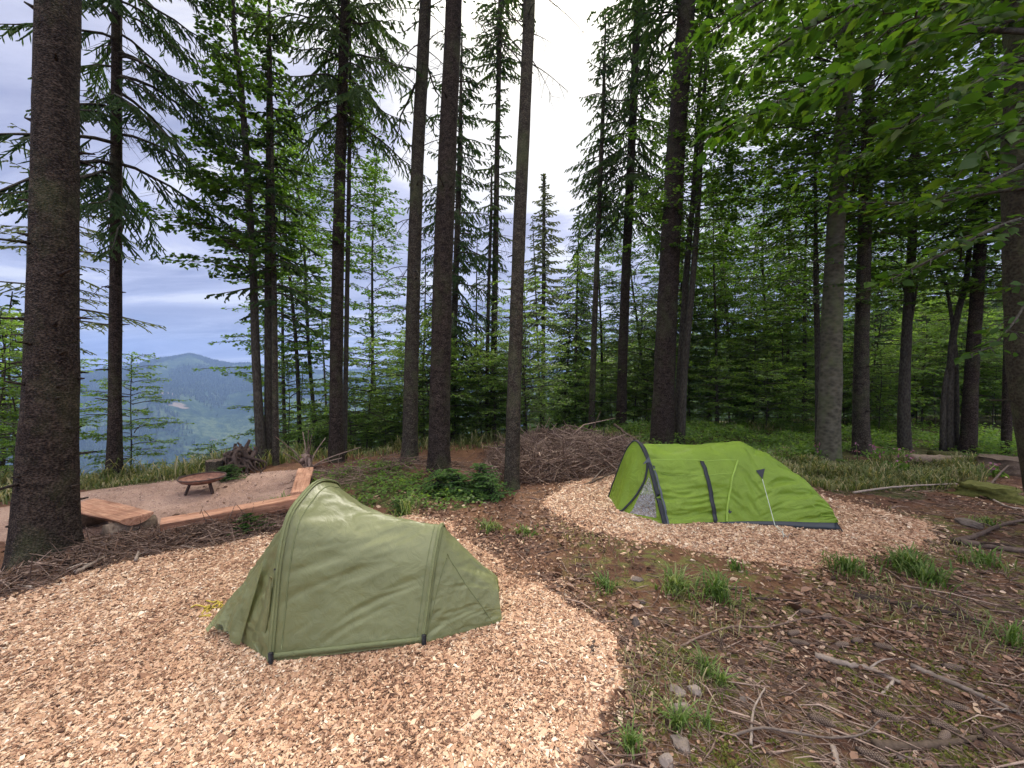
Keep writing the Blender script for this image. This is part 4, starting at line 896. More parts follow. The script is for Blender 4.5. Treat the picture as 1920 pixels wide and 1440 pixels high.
def olive_tent():
    gz = lambda x, y, z=0.0: (x, y, z+Hf(x, y)+0.03)
    b0 = np.array(gz(-1.45, 3.55)); t = thing('tent', 'olive green one-person tent pitched on the near wood chips', 'tent', b0)
    K0 = [(0, -1, 0), (.12, -.85, .3), (.25, -.6, .6), (.36, -.4, .8), (.43, -.2, .93), (.5, 0, 1)]
    K1 = [(0, -1, 0), (.12, -.92, .3), (.25, -.82, .62), (.36, -.64, .86), (.43, -.36, .95), (.5, 0, 1)]
    K2 = [(0, -1, 0), (.12, -.86, .22), (.25, -.69, .46), (.36, -.53, .69), (.43, -.27, .88), (.5, 0, 1)]
    K3 = [(0, -1, 0), (.12, -.9, .28), (.25, -.75, .55), (.36, -.55, .78), (.43, -.3, .92), (.5, 0, 1)]
    hoop1 = [gz(-1.84, 2.975), gz(-1.83, 4.42), gz(-1.83, 3.70, 1.17), K1]
    hoop2 = [gz(-0.715, 3.13), gz(-0.66, 4.08), gz(-0.645, 3.6, 0.80), K2]
    secs = [[gz(-2.58, 3.36), gz(-2.63, 3.9), gz(-2.60, 3.62, 0.07), K0, 0.0], [gz(-2.26, 3.22), gz(-2.3, 4.15), gz(-2.24, 3.64, 0.60), K0, 0.0], hoop1+[0.10], hoop2+[0.04], [gz(-0.085, 3.40), gz(-0.12, 3.85), gz(-0.14, 3.6, 0.27), K3]]
    Gd, S = loft(secs, 141, 64); N = gnormals(Gd); nu, nv = Gd.shape[:2]
    Sg = np.repeat(S[:, None], nv, 1); p = np.repeat(np.linspace(0, 1, nv)[None], nu, 0); v = np.minimum(p, 1-p)/0.5
    tt = Sg-2
    c = v*1.15-0.72*np.clip(tt, 0, 1)
    q = np.stack([c*8.5, (v+tt)*1.1, 0*c], -1).reshape(-1, 3); fold = fbm(q, 3, 31).reshape(nu, nv)
    mid = np.exp(-((tt-0.5)/0.55)**2)
    tail = (tt > 0.95)
    q2 = np.stack([(Sg*2.2+v*2.0), v*7-Sg*2.5, 0*c], -1).reshape(-1, 3); ft = fbm(q2, 3, 33).reshape(nu, nv)
    q3 = Gd.reshape(-1, 3)*9; cr = (1-np.abs(vnoise(q3, 35))*2).reshape(nu, nv)+0.6*(1-np.abs(vnoise(q3*2.1, 36))*2).reshape(nu, nv)
    front = (tt < 0)
    q4 = np.stack([p*16+Sg*1.2, Sg*1.6, 0*c], -1).reshape(-1, 3); ff = fbm(q4, 3, 37).reshape(nu, nv)
    edge = np.minimum(1, np.minimum(np.abs(tt), np.abs(tt-1))*9)*np.minimum(1, v*14)
    disp = edge*(np.where(front, 0.022*ff+0.005*cr, np.where(tail, 0.013*(ft*.6+.7*(.4-np.abs(ft)))+0.004*cr, 0.019*(0.6*fold+0.8*(0.5-np.abs(fold)))*mid+0.0035*cr)))
    Gd = Gd+N*disp[..., None]; N = gnormals(Gd)
    mb = MB(); two_sided(mb, Gd-b0, N)
    mb.build('flysheet', M['olive'], t)
    i1, i2 = 128, 192
    for i, nm in ((i1, 'pole_sleeve'), (i2, 'pole_sleeve')):
        m2 = MB(); ribbon(m2, Gd[i, ::3]-b0+N[i, ::3]*0.002, N[i, ::3], 0.05 if i == i1 else 0.04, 0.006); add_tube(m2, Gd[i, ::3]-b0+N[i, ::3]*0.012, 0.009, 8, rnd=.5); m2.build(nm, M['olive_seam'], t)
    # darker seams: edge of the sleeve, tail edges, foot band
    for k, w in ((i1+4, 0.010), (i1-4, 0.008), (i2+3, 0.007), (i2-3, 0.007)): m3 = MB(); ribbon(m3, Gd[k, 4:-4:3]-b0+N[k, 4:-4:3]*0.001, N[k, 4:-4:3], w, 0.003); m3.build('seam', M['olive_dark'], t)
    for pix in ([(838, 1040), (870, 1090), (905, 1140), (933, 1180)], [(838, 1045), (824, 1090), (810, 1150), (798, 1200)]):
        pa = on_surf(Gd, N, pix, 30, 0.002); m3 = MB(); ribbon(m3, pa-b0, norm(np.array([0.25, -0.9, 0.4])), 0.007, 0.003); m3.build('seam', M['olive_dark'], t)
    m4 = MB()
    a = [Gd[i, 1]-b0+N[i, 1]*0.004+np.array([0, 0, 0.035]) for i in range(i1, i2+1, 4)]; ribbon(m4, np.array(a)-[0, 0, 0.012], norm(np.array([0.05, -1, 0.15])), 0.045, 0.003); m4.build('hem', M['olive_dark'], t)
    # loose crumpled door flap on the vestibule
    A, B, C, D = (np.array(gz(*q)) for q in ((-2.02, 3.235, 0.66), (-2.17, 3.14, 0.02), (-2.53, 3.28, 0.03), (-2.55, 3.48, 0.12)))
    uu, vv = np.meshgrid(np.linspace(0, 1, 46), np.linspace(0, 1, 46), indexing='ij')
    W = (A*(1-uu[..., None])+D*uu[..., None])*(1-vv[..., None])+(B*(1-uu[..., None])+C*uu[..., None])*vv[..., None]
    W[..., 2] += 0.06*np.sin(uu*pi)*vv+0.05*np.abs(np.sin(uu*7))*vv*(uu > 0.2)
    nn = gnormals(W); r = (1-np.abs(vnoise(W.reshape(-1, 3)*7, 51))*2).reshape(uu.shape)+0.5*(1-np.abs(vnoise(W.reshape(-1, 3)*16, 52))*2).reshape(uu.shape)
    W = W+np.array([-0.25, -0.95, 0.2])*(0.02+0.016*r*np.sin(uu*pi)**0.5+0.02*np.sin(uu*8)*vv)[..., None]
    m5 = MB(); two_sided(m5, W-b0, nn); m5.build('door_flap', M['olive'], t)
    # loose fold of the door tucked against the sleeve
    m5 = MB(); e = np.array([gz(-1.87, 3.05, 0.62), gz(-1.92, 3.06, 0.35), gz(-2.02, 3.09, 0.03)]); ee = curve(e, 20); ribbon(m5, ee-b0, norm(np.array([-0.5, -0.8, 0.1])), np.linspace(0.03, 0.17, 20), 0.006); m5.build('door_fold', M['olive'], t)
    for q in (hoop1[0], hoop2[0]):
        m6 = MB(); q = np.array(q); bevel_box(m6, 0.035, 0.02, 0.12, q-b0+[0.015, -0.02, 0.03], 0.004); bevel_box(m6, 0.13, 0.04, 0.012, q-b0+[0.08 if q is not None and q[0] < -1 else -0.09, -0.02, -0.01], 0.004); m6.build('foot_strap', M['black'], t)
    for pix in ((521, 1072), (467, 1098), (413, 1152)):
        pa = on_surf(Gd, N, [pix, (pix[0]+1, pix[1]+10)], 2, 0.015); m7 = MB(); bevel_box(m7, 0.018, 0.012, 0.05, pa[0]-b0, 0.004); m7.build('toggle', M['black'], t)
    pg = thing('tent_peg', 'yellow webbing tag pegged at the left foot of the olive tent', 'peg', (-2.78, 3.62, Hf(-2.78, 3.62)+0.03)); mm = MB(); g = np.random.default_rng(3)
    for k in range(9): add_tube(mm, curve(np.cumsum(g.normal(0, 0.035, (5, 3))*[1, 1, 0.2], 0)+[0, 0, 0.015], 9), 0.007, 5, rnd=.5)
    mm.build('webbing', M['peg'], pg); mm = MB(); add_tube(mm, [[0, 0, 0.05], [0.02, 0, -0.12]], 0.005, 6); mm.build('pin', M['darksteel'], pg)
olive_tent()

def lime_tent():
    gz = lambda x, y, z=0.0: (x, y, z+Hf(x, y)+0.03)
    b0 = np.array(gz(3.1, 6.3)); t = thing('tent', 'bright lime green tunnel tent with a dome end on the farther wood chips', 'tent', b0)
    KA = [(0, -1, 0), (.12, -.87, .18), (.25, -.71, .40), (.36, -.50, .66), (.43, -.29, .88), (.5, 0, 1)]
    KB = [(0, -1, 0), (.12, -.9, .22), (.25, -.74, .46), (.36, -.53, .71), (.43, -.31, .90), (.5, 0, 1)]
    KC = [(0, -1, 0), (.12, -.9, .24), (.25, -.74, .50), (.36, -.53, .75), (.43, -.29, .92), (.5, 0, 1)]
    h1 = [gz(2.19, 5.70), gz(1.70, 6.95), gz(2.0, 6.4, 1.06), KA]
    secs = [h1+[0.03], [gz(2.80, 5.73, .01), gz(2.5, 7.05), gz(2.78, 6.4, 1.03), KB, 0.02], [gz(3.36, 5.72, .035), gz(3.3, 7.1), gz(3.66, 6.4, 1.09), KC, 0.0], [gz(3.82, 5.62, .07), gz(3.8, 7.0), gz(3.98, 6.32, .97), KC, 0.0], [gz(4.22, 5.50, .095), gz(4.25, 6.7), gz(4.34, 6.0, .64), KC, 0.0], [gz(4.46, 5.46, .095), gz(4.5, 6.2), gz(4.51, 5.74, .33), KC, 0.0], [gz(4.52, 5.47, .09), gz(4.55, 5.8), gz(4.53, 5.55, .09), KC]]
    Gd, S = loft(secs, 121, 34); nu, nv = Gd.shape[:2]
    for _ in range(6):                                                     # ease the joints of the dome end
        Gd[40:-1] = (Gd[39:-2]+2*Gd[40:-1]+Gd[41:])/4
    N = gnormals(Gd); Sg = np.repeat(S[:, None], nv, 1); p = np.repeat(np.linspace(0, 1, nv)[None], nu, 0); v = np.minimum(p, 1-p)/0.5
    q = np.stack([v*15+0.7*np.sin(Sg*2.1), Sg*1.5, 0*v], -1).reshape(-1, 3); horiz = fbm(q, 3, 61).reshape(nu, nv)
    q = np.stack([v*10+Sg*5.5, (Sg-v)*1.0, 0*v], -1).reshape(-1, 3); diag = fbm(q, 3, 62).reshape(nu, nv)
    q = np.stack([v*11-Sg*3.0, (Sg+v)*0.8, 0*v], -1).reshape(-1, 3); diag2 = fbm(q, 3, 63).reshape(nu, nv)
    w2 = smooth(1.2, 1.9, Sg); w3 = smooth(2.1, 2.8, Sg)
    sh = lambda a: a*0.7+0.6*(0.35-np.abs(a))
    d = (sh(horiz)*(1-w2)*0.034+sh(diag)*w2*(1-w3)*0.030+sh(diag2)*w3*0.034)*np.minimum(1, v*8)*np.minimum(1, Sg*6)
    Gd = Gd+N*d[..., None]; N = gnormals(Gd)
    mb = MB(); two_sided(mb, Gd-b0, N); mb.build('flysheet', M['lime'], t)
    # front: from the hoop down to the pegged door foot
    hp = Gd[0]; nF = nv; Z1 = np.array(gz(1.66, 6.22)); Nn, Ff = hp[0], hp[-1]
    gpt = np.where((np.linspace(0, 1, nF) < 0.5)[:, None], Nn+(Z1-Nn)*np.minimum(1, np.linspace(0, 2, nF))[:, None], Z1+(Ff-Z1)*np.clip(np.linspace(-1, 1, nF), 0, 1)[:, None])
    tq = np.linspace(0, 1, 60)[:, None, None]; D = hp[None]*(1-tq)+gpt[None]*tq
    D = D+np.array([0.35, 0.25, -0.2])*(0.03*np.sin(tq*pi)*np.sin(np.linspace(0, pi, nF))[None, :, None])
    nD = gnormals(D); qq = np.stack([np.repeat(np.linspace(0, 18, nF)[None], 60, 0), np.repeat(np.linspace(0, 2, 60)[:, None], nF, 1), np.zeros((60, nF))], -1).reshape(-1, 3)
    D = D+np.array([-0.8, -0.5, 0.2])*(0.016*fbm(qq, 3, 64).reshape(60, nF)*np.sin(tq[..., 0]*pi))[..., None]
    px = to_px(D); cen = (px[:-1, :-1]+px[1:, :-1]+px[:-1, 1:]+px[1:, 1:])/4
    tri = np.array([(1217, 893), (1182, 962), (1231, 971), (1228, 930)], float)
    ins = poly_sd(cen[..., 0], cen[..., 1], tri) > 0
    pcol = np.repeat(np.linspace(0, 1, nF)[None, :-1], 59, 0); ins &= pcol < 0.5
    mb = MB(); two_sided(mb, D-b0, nD, keep=~ins); door = mb.build('door_panel', M['lime'], t)
    mb = MB(); two_sided(mb, D-b0+np.array([-0.003, -0.006, 0.002]), nD, keep=ins); mb.build('window', M['clear'], door)
    mb = MB(); z = on_surf(D, nD, [(1216, 868), (1211, 895), (1196, 925), (1176, 950), (1160, 962)], 26, 0.0, 0.6)+np.array([-0.012, -0.016, 0.004]); ribbon(mb, z-b0, norm(np.array([-0.5, -0.8, 0.3])), 0.03, 0.006); mb.build('zip', M['charcoal'], door)
    # hoop sleeve and rib
    mb = MB(); k = np.arange(0, nv, 3); ribbon(mb, Gd[1, k]-b0+N[1, k]*0.004, N[1, k], 0.07, 0.01); add_tube(mb, Gd[0, k]-b0+N[1, k]*0.018, 0.012, 8, rnd=.5); mb.build('hoop_sleeve', M['charcoal'], t)
    mb = MB(); k = np.arange(0, nv//2-14, 3); ribbon(mb, Gd[4, k]-b0+N[4, k]*0.004, N[4, k], 0.03, 0.006); mb.build('hoop_trim', M['grey_trim'], t)
    c = on_surf(Gd, N, [(1216, 866), (1219, 875)], 2, 0.02)[0]; mb = MB(); mb.add(np.array([[0, 0, 0.06], [-0.10, -0.02, -0.06], [0.0, -0.02, -0.02], [0.06, -0.01, -0.09]])*1.0+c-b0, [[0, 1, 2, 3]], 0.5); mb.build('corner_patch', M['grey_trim'], t)
    def strap(name, pix, w, mat, off=0.014, nrm=(0.02, -0.9, 0.42), parent=t, th=0.005):
        pa = on_surf(Gd, N, pix, 30, off); m_ = MB(); ribbon(m_, pa-b0, norm(np.array(nrm)), w, th); return m_.build(name, M[mat], parent)
    strap('vertical_band', [(1315, 864), (1323, 885), (1332, 925), (1338, 960), (1342, 984)], 0.06, 'charcoal')
    pa = on_surf(Gd, N, [(1362, 986), (1364, 950), (1371, 905), (1382, 868), (1396, 836)], 34, 0.012); mb = MB(); add_tube(mb, pa-b0, 0.014, 8, rnd=.5); mb.build('pole_sleeve', M['lime_seam'], t)
    strap('seam', [(1225, 862), (1270, 861), (1330, 864), (1380, 862)], 0.012, 'lime_seam', 0.001, th=0.002); strap('seam', [(1240, 888), (1300, 891), (1370, 889)], 0.010, 'lime_seam', 0.001, th=0.002)
    strap('seam', [(1400, 836), (1440, 862), (1490, 910), (1540, 965)], 0.010, 'lime_seam', 0.001, th=0.002)
    # guy patch with cord and peg
    pp = on_surf(Gd, N, [(1417, 881), (1434, 880)], 2, 0.008); q = on_surf(Gd, N, [(1429, 899), (1430, 898)], 2, 0.012)[0]
    mb = MB(); mb.add(np.array([pp[0], q, pp[1], (pp[0]+pp[1]+q)/3+N[60, 20]*0.006])-b0, [[0, 1, 3], [1, 2, 3], [2, 0, 3]], 0.5); mb.build('guy_patch', M['charcoal'], t)
    peg = np.array(GH(1478, 1014))+[0, 0, 0.03]; mid = P(1453, 985, 5.35)
    mb = MB(); add_tube(mb, np.stack([q, mid, peg])-b0, 0.0042, 6, rnd=.5); add_tube(mb, np.stack([mid, (mid+peg)/2+[0.03, 0.02, 0.02], peg+[-0.05, 0.02, 0]])-b0, 0.0042, 6, rnd=.5); mb.build('guy_line', M['cord'], t)
    pg = thing('tent_peg', 'thin metal peg holding the pale guy line of the lime green tent', 'peg', peg); mb = MB(); add_tube(mb, [[0.02, 0, 0.06], [0.0, 0, 0.045], [-0.02, 0.01, -0.1]], 0.006, 6); mb.build('pin', M['stick_grey'], pg); mb = MB(); add_tube(mb, [[0.02, 0, 0.06], [0.045, 0, 0.06], [0.05, 0, 0.03]], 0.005, 6); mb.build('hook', M['stick_grey'], pg)
    # dark groundsheet under the lifted hem, tail cord, small dark bird-like mark
    gs = MB(); base = np.array([Gd[i, 0] for i in range(30, nu, 6)]); lo = base.copy(); lo[:, 2] = [Hf(a, b)+0.028 for a, b in base[:, :2]]; out = lo+np.array([0.0, -0.07, 0])*np.linspace(0.2, 1, len(lo))[:, None]
    grid = np.stack([base+np.array([0, 0.015, 0.01]), (base+lo)/2+np.array([0, -0.01, 0]), out, out+np.array([0, 0.7, -0.004])], 1); two_sided(gs, grid-b0, None); gs.build('groundsheet', M['sheet'], t)
    mb = MB(); a = Gd[-12, 2]; e = np.array(GH(1582, 1003))+[0, 0, .02]; add_tube(mb, np.stack([a, e])-b0, 0.008, 6, rnd=.5); mb.build('tail_cord', M['charcoal'], t)
    c = on_surf(Gd, N, [(1370, 960), (1371, 960)], 2, 0.01)[0]; X = norm(np.array([1, -0.1, 0])); Zd = norm(np.array([0, 0.35, 0.93])); lg = [(-.045, -.012), (-.02, .004), (-.008, .038), (.004, .006), (.06, .008), (.012, -.012), (-.012, -.034), (-.018, -.014)]
    mb = MB(); V = np.array([c+X*a+Zd*b for a, b in lg]); mb.add(np.vstack([V, V.mean(0)])-b0, [[i, (i+1) % 8, 8] for i in range(8)], 0.5); mb.build('emblem', M['charcoal'], t)
    # inner tent seen through the clear window
    mb = MB(); ii = Gd[12, 6:-6:3]; cc = ii.mean(0); ii = cc+(ii-cc)*0.9; mb.add(np.vstack([ii, cc])-b0, [[i, i+1, len(ii)] for i in range(len(ii)-1)], 0.5); mb.build('inner_wall', M['inner'], t)
lime_tent()
# ------------------------------------------------------------------ fire bowl, benches, stumps, logs
def fire_bowl():
    c = GH(372, 926); c[1] += 0.1; t = thing('fire_bowl', 'round rusty fire bowl on short legs on the gravel', 'fire bowl', c)
    mb = MB(); prof = [(0, .185), (.12, .19), (.22, .205), (.30, .235), (.345, .275), (.352, .285), (.36, .275), (.315, .225), (.23, .19), (.12, .172), (0, .168)]
    S = 48; th = np.linspace(0, 2*pi, S, endpoint=False); V = np.array([[(r*cos(a), r*sin(a), z) for a in th] for r, z in prof]).reshape(-1, 3)
    i = np.arange(len(prof)-1)[:, None]*S; j = np.arange(S)[None]; k = (j+1) % S; mb.add(V, np.stack([i+j, i+k, i+S+k, i+S+j], -1).reshape(-1, 4), .5); mb.build('bowl', M['rust'], t)
    mb = MB(); add_tube(mb, [(0.352*cos(a), 0.352*sin(a), 0.285) for a in np.linspace(0, 2*pi, 49)], 0.012, 8, cap=False); mb.build('rim', M['darksteel'], t)
    for a in (R(-120), R(-20), R(100)):
        mb = MB(); d = np.array([cos(a), sin(a), 0]); p0, p1 = d*0.19+[0, 0, .205], d*0.27+[0, 0, 0.0]; f = frame(p1-p0, d); bevel_box(mb, np.linalg.norm(p1-p0), 0.05, 0.03, (p0+p1)/2, 0.004, rot=f); mb.build('leg', M['darksteel'], t)
    for a in (R(0), R(180)):
        mb = MB(); d = np.array([cos(a), sin(a), 0]); s = np.array([-sin(a), cos(a), 0]); add_tube(mb, curve([d*.35+s*.07+[0, 0, .275], d*.40+s*.05+[0, 0, .285], d*.40-s*.05+[0, 0, .285], d*.35-s*.07+[0, 0, .275]], 14), 0.008, 6); mb.build('handle', M['darksteel'], t)
fire_bowl()
def bench(label, a, b, w, top, th, seed, props):
    """half-log bench: flat sawn top, rounded barky underside, on short log props"""
    a = np.array(a); b = np.array(b); c = (a+b)/2; L = np.linalg.norm(b-a); ang = math.atan2(b[1]-a[1], b[0]-a[0]); z = Hf(*c)
    t = thing('log_bench', label, 'bench', (c[0], c[1], z), ang); g = np.random.default_rng(seed)
    n = 44; x = np.linspace(-L/2, L/2, n); wl = w/2*(1+0.10*vnoise(np.stack([x*1.6, 0*x, 0*x], -1), seed)); wr = w/2*(1+0.10*vnoise(np.stack([x*1.6, 0*x, 0*x], -1), seed+1))
    rows = []
    for i in range(n):
        zt = top+0.006*vnoise(np.array([[x[i]*2, 0, 0]]), seed+2)[0]
        r = [(-wl[i], zt-0.012), (-wl[i]*0.96, zt)]+[(q*wr[i] if q > 0 else q*wl[i], zt+0.002*g.normal()) for q in (-0.5, 0, 0.5)]+[(wr[i]*0.96, zt), (wr[i], zt-0.012)]
        r += [(wr[i]*0.97*cos(q), zt-0.012-th*sin(q)*(1+0.06*g.normal())) for q in np.linspace(0.25, pi-0.25, 7)]
        rows.append([(x[i], y, zz) for y, zz in r])
    V = np.array(rows); m = V.shape[1]; mb = MB(); i = np.arange(n-1)[:, None]*m; j = np.arange(m)[None]; k = (j+1) % m
    mb.add(V.reshape(-1, 3), np.stack([i+j, i+k, i+m+k, i+m+j], -1).reshape(-1, 4)[:, ::-1], .5)
    for e, o in ((0, 0), (n-1, 1)):
        cc = V[e].mean(0)+[(-1, 1)[o]*0.006, 0, 0]; VV = np.vstack([V[e], cc]); mb.add(VV, [[q, (q+1) % m, m] if o else [(q+1) % m, q, m] for q in range(m)], .5)
    sl = mb.build('seat_slab', M['plank'], t, sm=False); 
    for px in props:
        mb = MB(); h = top-th*0.8; add_tube(mb, [[px, -w*0.62, h*0.5], [px+0.01, 0, h*0.52], [px, w*0.62, h*0.5]], h*0.56, 14, jit=0.04, seed=seed); mb.build('support_log', M['log'], t)
    return t
bench('thick sawn log bench beside the massive left trunk, nearest the left edge', (-6.2, 5.66), (-4.86, 5.12), 0.38, 0.31, 0.10, 3, (-0.5, 0.55))
bench('long low log bench half hidden by the olive tent, running toward it', (-4.56, 5.12), (-3.05, 6.32), 0.26, 0.27, 0.2, 5, (-0.6, 0.6))
bench('log bench seen end-on above the peak of the olive tent', (-3.42, 6.35), (-4.14, 7.95), 0.27, 0.28, 0.16, 7, (-0.6, 0.6))
def stump(name, label, px, py, r, h, moss=False, cat='stump', rk=5, flat=1.0, barkm=None):
    c = GH(px, py); t = thing(name, label, cat, c); g = np.random.default_rng(int(px)); S = 28; th = np.linspace(0, 2*pi, S, endpoint=False); rows = []
    ph = g.uniform(0, 6.28, rk)
    for z in np.linspace(-0.08, h, 9):
        rr = r*(1+0.5*np.exp(-max(z, 0)/(h*0.35))*np.sum([np.exp(-(((th-p+pi) % (2*pi)-pi)/0.35)**2) for p in ph], 0))*(1+(0.11 if moss else 0.05)*g.normal(size=S)); rows.append(np.stack([rr*np.cos(th), rr*np.sin(th)*flat, np.full(S, z)+(0.008*g.normal(size=S) if z == h else 0)], -1))
    V = np.array(rows).reshape(-1, 3); i = np.arange(8)[:, None]*S; j = np.arange(S)[None]; k = (j+1) % S; mb = MB(); mb.add(V, np.stack([i+j, i+k, i+S+k, i+S+j], -1).reshape(-1, 4), .5); mb.build('bark', M[barkm or ('mosslog' if moss else 'log')], t)
    mb = MB(); top = rows[-1]*[0.97, 0.97, 1]; mb.add(np.vstack([top, [[0, 0, h+0.01]]]), [[q, (q+1) % S, S] for q in range(S)], .5); mb.build('cut_face', M['mosslog' if moss else 'log'], t, sm=False); return t
stump('tree_stump', 'short sawn stump behind the fire bowl at the brow', 402, 893, 0.15, 0.34, barkm='spruce_bark_far')
stump('tree_stump', 'broad flat sawn stump among pink flowers at the right edge', 1885, 884, 0.42, 0.30, rk=6)
stump('tree_stump', 'moss-covered rotten stump beside the red soil on the right', 1850, 930, 0.30, 0.20, True, rk=6)
def roots(name, label, cat, px, py, w, h, n, seed, mat='stick_dark', rr=0.07):
    c = GH(px, py); t = thing(name, label, cat, c); g = np.random.default_rng(seed); mb = MB()
    for i in range(n):
        a = g.uniform(0, 2*pi); r0 = g.uniform(0.4, 1.0)*rr; top = np.array([g.normal(0, w*0.12), g.normal(0, 0.08), h*g.uniform(0.4, 1.0)])
        e = np.array([cos(a)*w*0.5*g.uniform(0.5, 1), sin(a)*w*0.3, -0.03]); m1 = (top*0.65+e*0.35)+g.normal(0, 0.07, 3); m2 = top*0.3+e*0.7+g.normal(0, 0.07, 3); m2[2] = max(m2[2], 0.03)
        add_tube(mb, curve([top+g.normal(0, 0.06, 3)+[0, 0, .08], top, m1, m2, e], 16), np.linspace(r0*0.5, r0*0.25, 16)+r0*0.7*np.exp(-((np.linspace(0, 1, 16)-0.35)/0.25)**2), 9, jit=0.10, seed=seed+i)
    mb.build('root_mass', M[mat], t); return t
roots('root_plate', 'dark twisted uprooted root plate in front of the three thin trunks', 'root plate', 452, 884, 1.15, 0.50, 44, 4, rr=0.055)
rt = roots('root_cluster', 'spiky splintered roots and canes sprouting beyond the end-on bench', 'root', 577, 884, 0.3, 0.4, 8, 9, 'stick', 0.05)
g = np.random.default_rng(10); mb = MB()
for e in ((-0.75, 0.1, 0.75), (-0.5, -0.1, 0.45), (0.1, 0, 0.8), (0.35, .1, 0.72), (0.75, 0, 0.30), (0.0, .05, 0.9), (-0.15, .1, .85), (0.9, -0.2, 0.02), (1.2, -.1, .55)):
    add_tube(mb, curve([(g.normal(0, .03), 0, 0.05), (e[0]*0.4, e[1]*0.5, e[2]*0.5+0.03), e], 10), np.linspace(0.02, 0.008, 10), 6, rnd=g.random())
mb.build('cane', M['stick'], rt)
def fallen(name, label, pix, r, mat='stick', cat='branch', lift=0.6, twigs=0, taper=0.5, seed=1, parent_kw=None, heights=None):
    pts = [GH(a, b) for a, b in pix]; b0 = pts[0].copy(); pts = np.array(pts)
    pts[:, 2] += np.array(heights) if heights is not None else r*lift
    t = thing(name, label, cat, b0); g = np.random.default_rng(seed); n = max(10, len(pts)*6); c = curve(pts, n)-b0; c[1:-1] += g.normal(0, r*0.12, (n-2, 3))
    mb = MB(); add_tube(mb, c, np.linspace(r, r*taper, n), 10, jit=0.05, seed=seed, rnd=g.random()); mb.build('stem', M[mat], t)
    for k in range(twigs):
        i = g.integers(n//4, n-1); d = norm(g.normal(size=3)*[1, 1, 0.3]); L = r*g.uniform(4, 10); mb = MB(); add_tube(mb, curve([c[i], c[i]+d*L*0.5+[0, 0, L*.12], c[i]+d*L], 7), np.linspace(r*0.35, r*0.12, 7), 5, rnd=g.random()); mb.build('side_twig', M[mat], t)
    return t
fallen('fallen_log', 'long grey-brown fallen log lying in the grass behind the right end of the clearing', [(1705, 870), (1770, 871), (1862, 873)], 0.13, 'log', 'log', 0.8, 0, 0.85)
fallen('fallen_log', 'short mossy log lying behind the long fallen log on the right', [(1745, 861), (1800, 862)], 0.10, 'mosslog', 'log', 1.2, 0, 0.9)
fallen('fallen_branch', 'thin pale pole lying in the grass right of the smooth beech', [(1558, 888), (1600, 891), (1652, 889)], 0.022, 'stick_grey', lift=3)
fallen('fallen_branch', 'thin pale pole slanting in front of the tall grass on the right', [(1600, 932), (1670, 922), (1760, 916), (1850, 914)], 0.02, 'stick_grey', lift=4)
fallen('fallen_branch', 'thick dark forked branch lying at the right edge of the farther wood chips', [(1790, 1022), (1830, 1012), (1880, 990), (1960, 975)], 0.034, 'stick_dark', lift=1.6, twigs=5)
fallen('fallen_branch', 'heavy dark log-like branch under the forked one at the right edge', [(1800, 1022), (1870, 1032), (1990, 1050)], 0.045, 'stick_dark', lift=0.9, twigs=3)
fallen('fallen_branch', 'dark bough reaching up out of frame beside the mossy stump', [(1846, 925), (1880, 900), (1925, 868)], 0.022, 'stick_dark', heights=[0.03, 0.2, 0.35], twigs=2)
fallen('fallen_branch', 'forked pale branch leaning across the mossy stump', [(1815, 912), (1880, 950), (1915, 958)], 0.018, 'stick_grey', lift=2, twigs=3)
fallen('fallen_branch', 'thick grey branch lying in the middle of the foreground litter', [(1528, 1232), (1580, 1247), (1630, 1258), (1688, 1283)], 0.024, 'stick_grey', twigs=2, seed=2)
fallen('fallen_branch', 'long straight grey branch running toward the lower right corner', [(1708, 1251), (1780, 1282), (1850, 1312), (1912, 1340)], 0.021, 'stick_grey', twigs=2, seed=3)
fallen('fallen_branch', 'thick brown branch lying flat near the bottom right corner', [(1638, 1402), (1700, 1404), (1770, 1398), (1842, 1388)], 0.028, 'log', twigs=1, seed=4)
fallen('fallen_branch', 'thin pale branch just below the thick brown one in the bottom right corner', [(1682, 1422), (1740, 1430), (1790, 1440)], 0.013, 'stick_grey', seed=5)
fallen('fallen_branch', 'stout brown branch angling out of the bottom right corner', [(1840, 1375), (1880, 1395), (1930, 1430)], 0.028, 'stick', seed=6)
fallen('fallen_branch', 'long dark rotting branch across the litter below the farther wood chips', [(1600, 1120), (1680, 1135), (1760, 1150), (1840, 1172)], 0.035, 'stick_dark', twigs=4, seed=7)
fallen('twig', 'long curved brown twig arching over the litter beside a cone', [(1275, 1214), (1320, 1200), (1370, 1188), (1440, 1186), (1500, 1172), (1560, 1169), (1620, 1184)], 0.009, 'stick', 'twig', heights=[.01, .04, .06, .05, .05, .06, .02], twigs=3, seed=8)
fallen('twig', 'pale curved twig near the bottom below the moss patch', [(1372, 1385), (1430, 1380), (1500, 1388), (1560, 1392), (1620, 1384), (1652, 1362)], 0.008, 'stick_grey', 'twig', heights=[.02, .05, .04, .03, .03, .05], twigs=3, seed=9)
fallen('twig', 'short upright-looking pale twig pointing at the camera by the moss', [(1408, 1402), (1410, 1360), (1416, 1330), (1434, 1300)], 0.009, 'stick_grey', 'twig', heights=[.02, .03, .03, .04], twigs=1, seed=10)
fallen('twig', 'brown twig lying at the rim of the near wood chips', [(1168, 1208), (1210, 1220), (1246, 1228)], 0.012, 'stick', 'twig', seed=11)
fallen('twig', 'short thick bleached stub at the bottom edge', [(1562, 1404), (1568, 1425), (1572, 1450)], 0.016, 'stick_grey', 'twig', seed=12, taper=0.8)
fallen('twig', 'fine twig first of the fan spreading from the grass tuft', [(1376, 1250), (1410, 1285), (1425, 1312)], 0.006, 'stick', 'twig', seed=13, twigs=1)
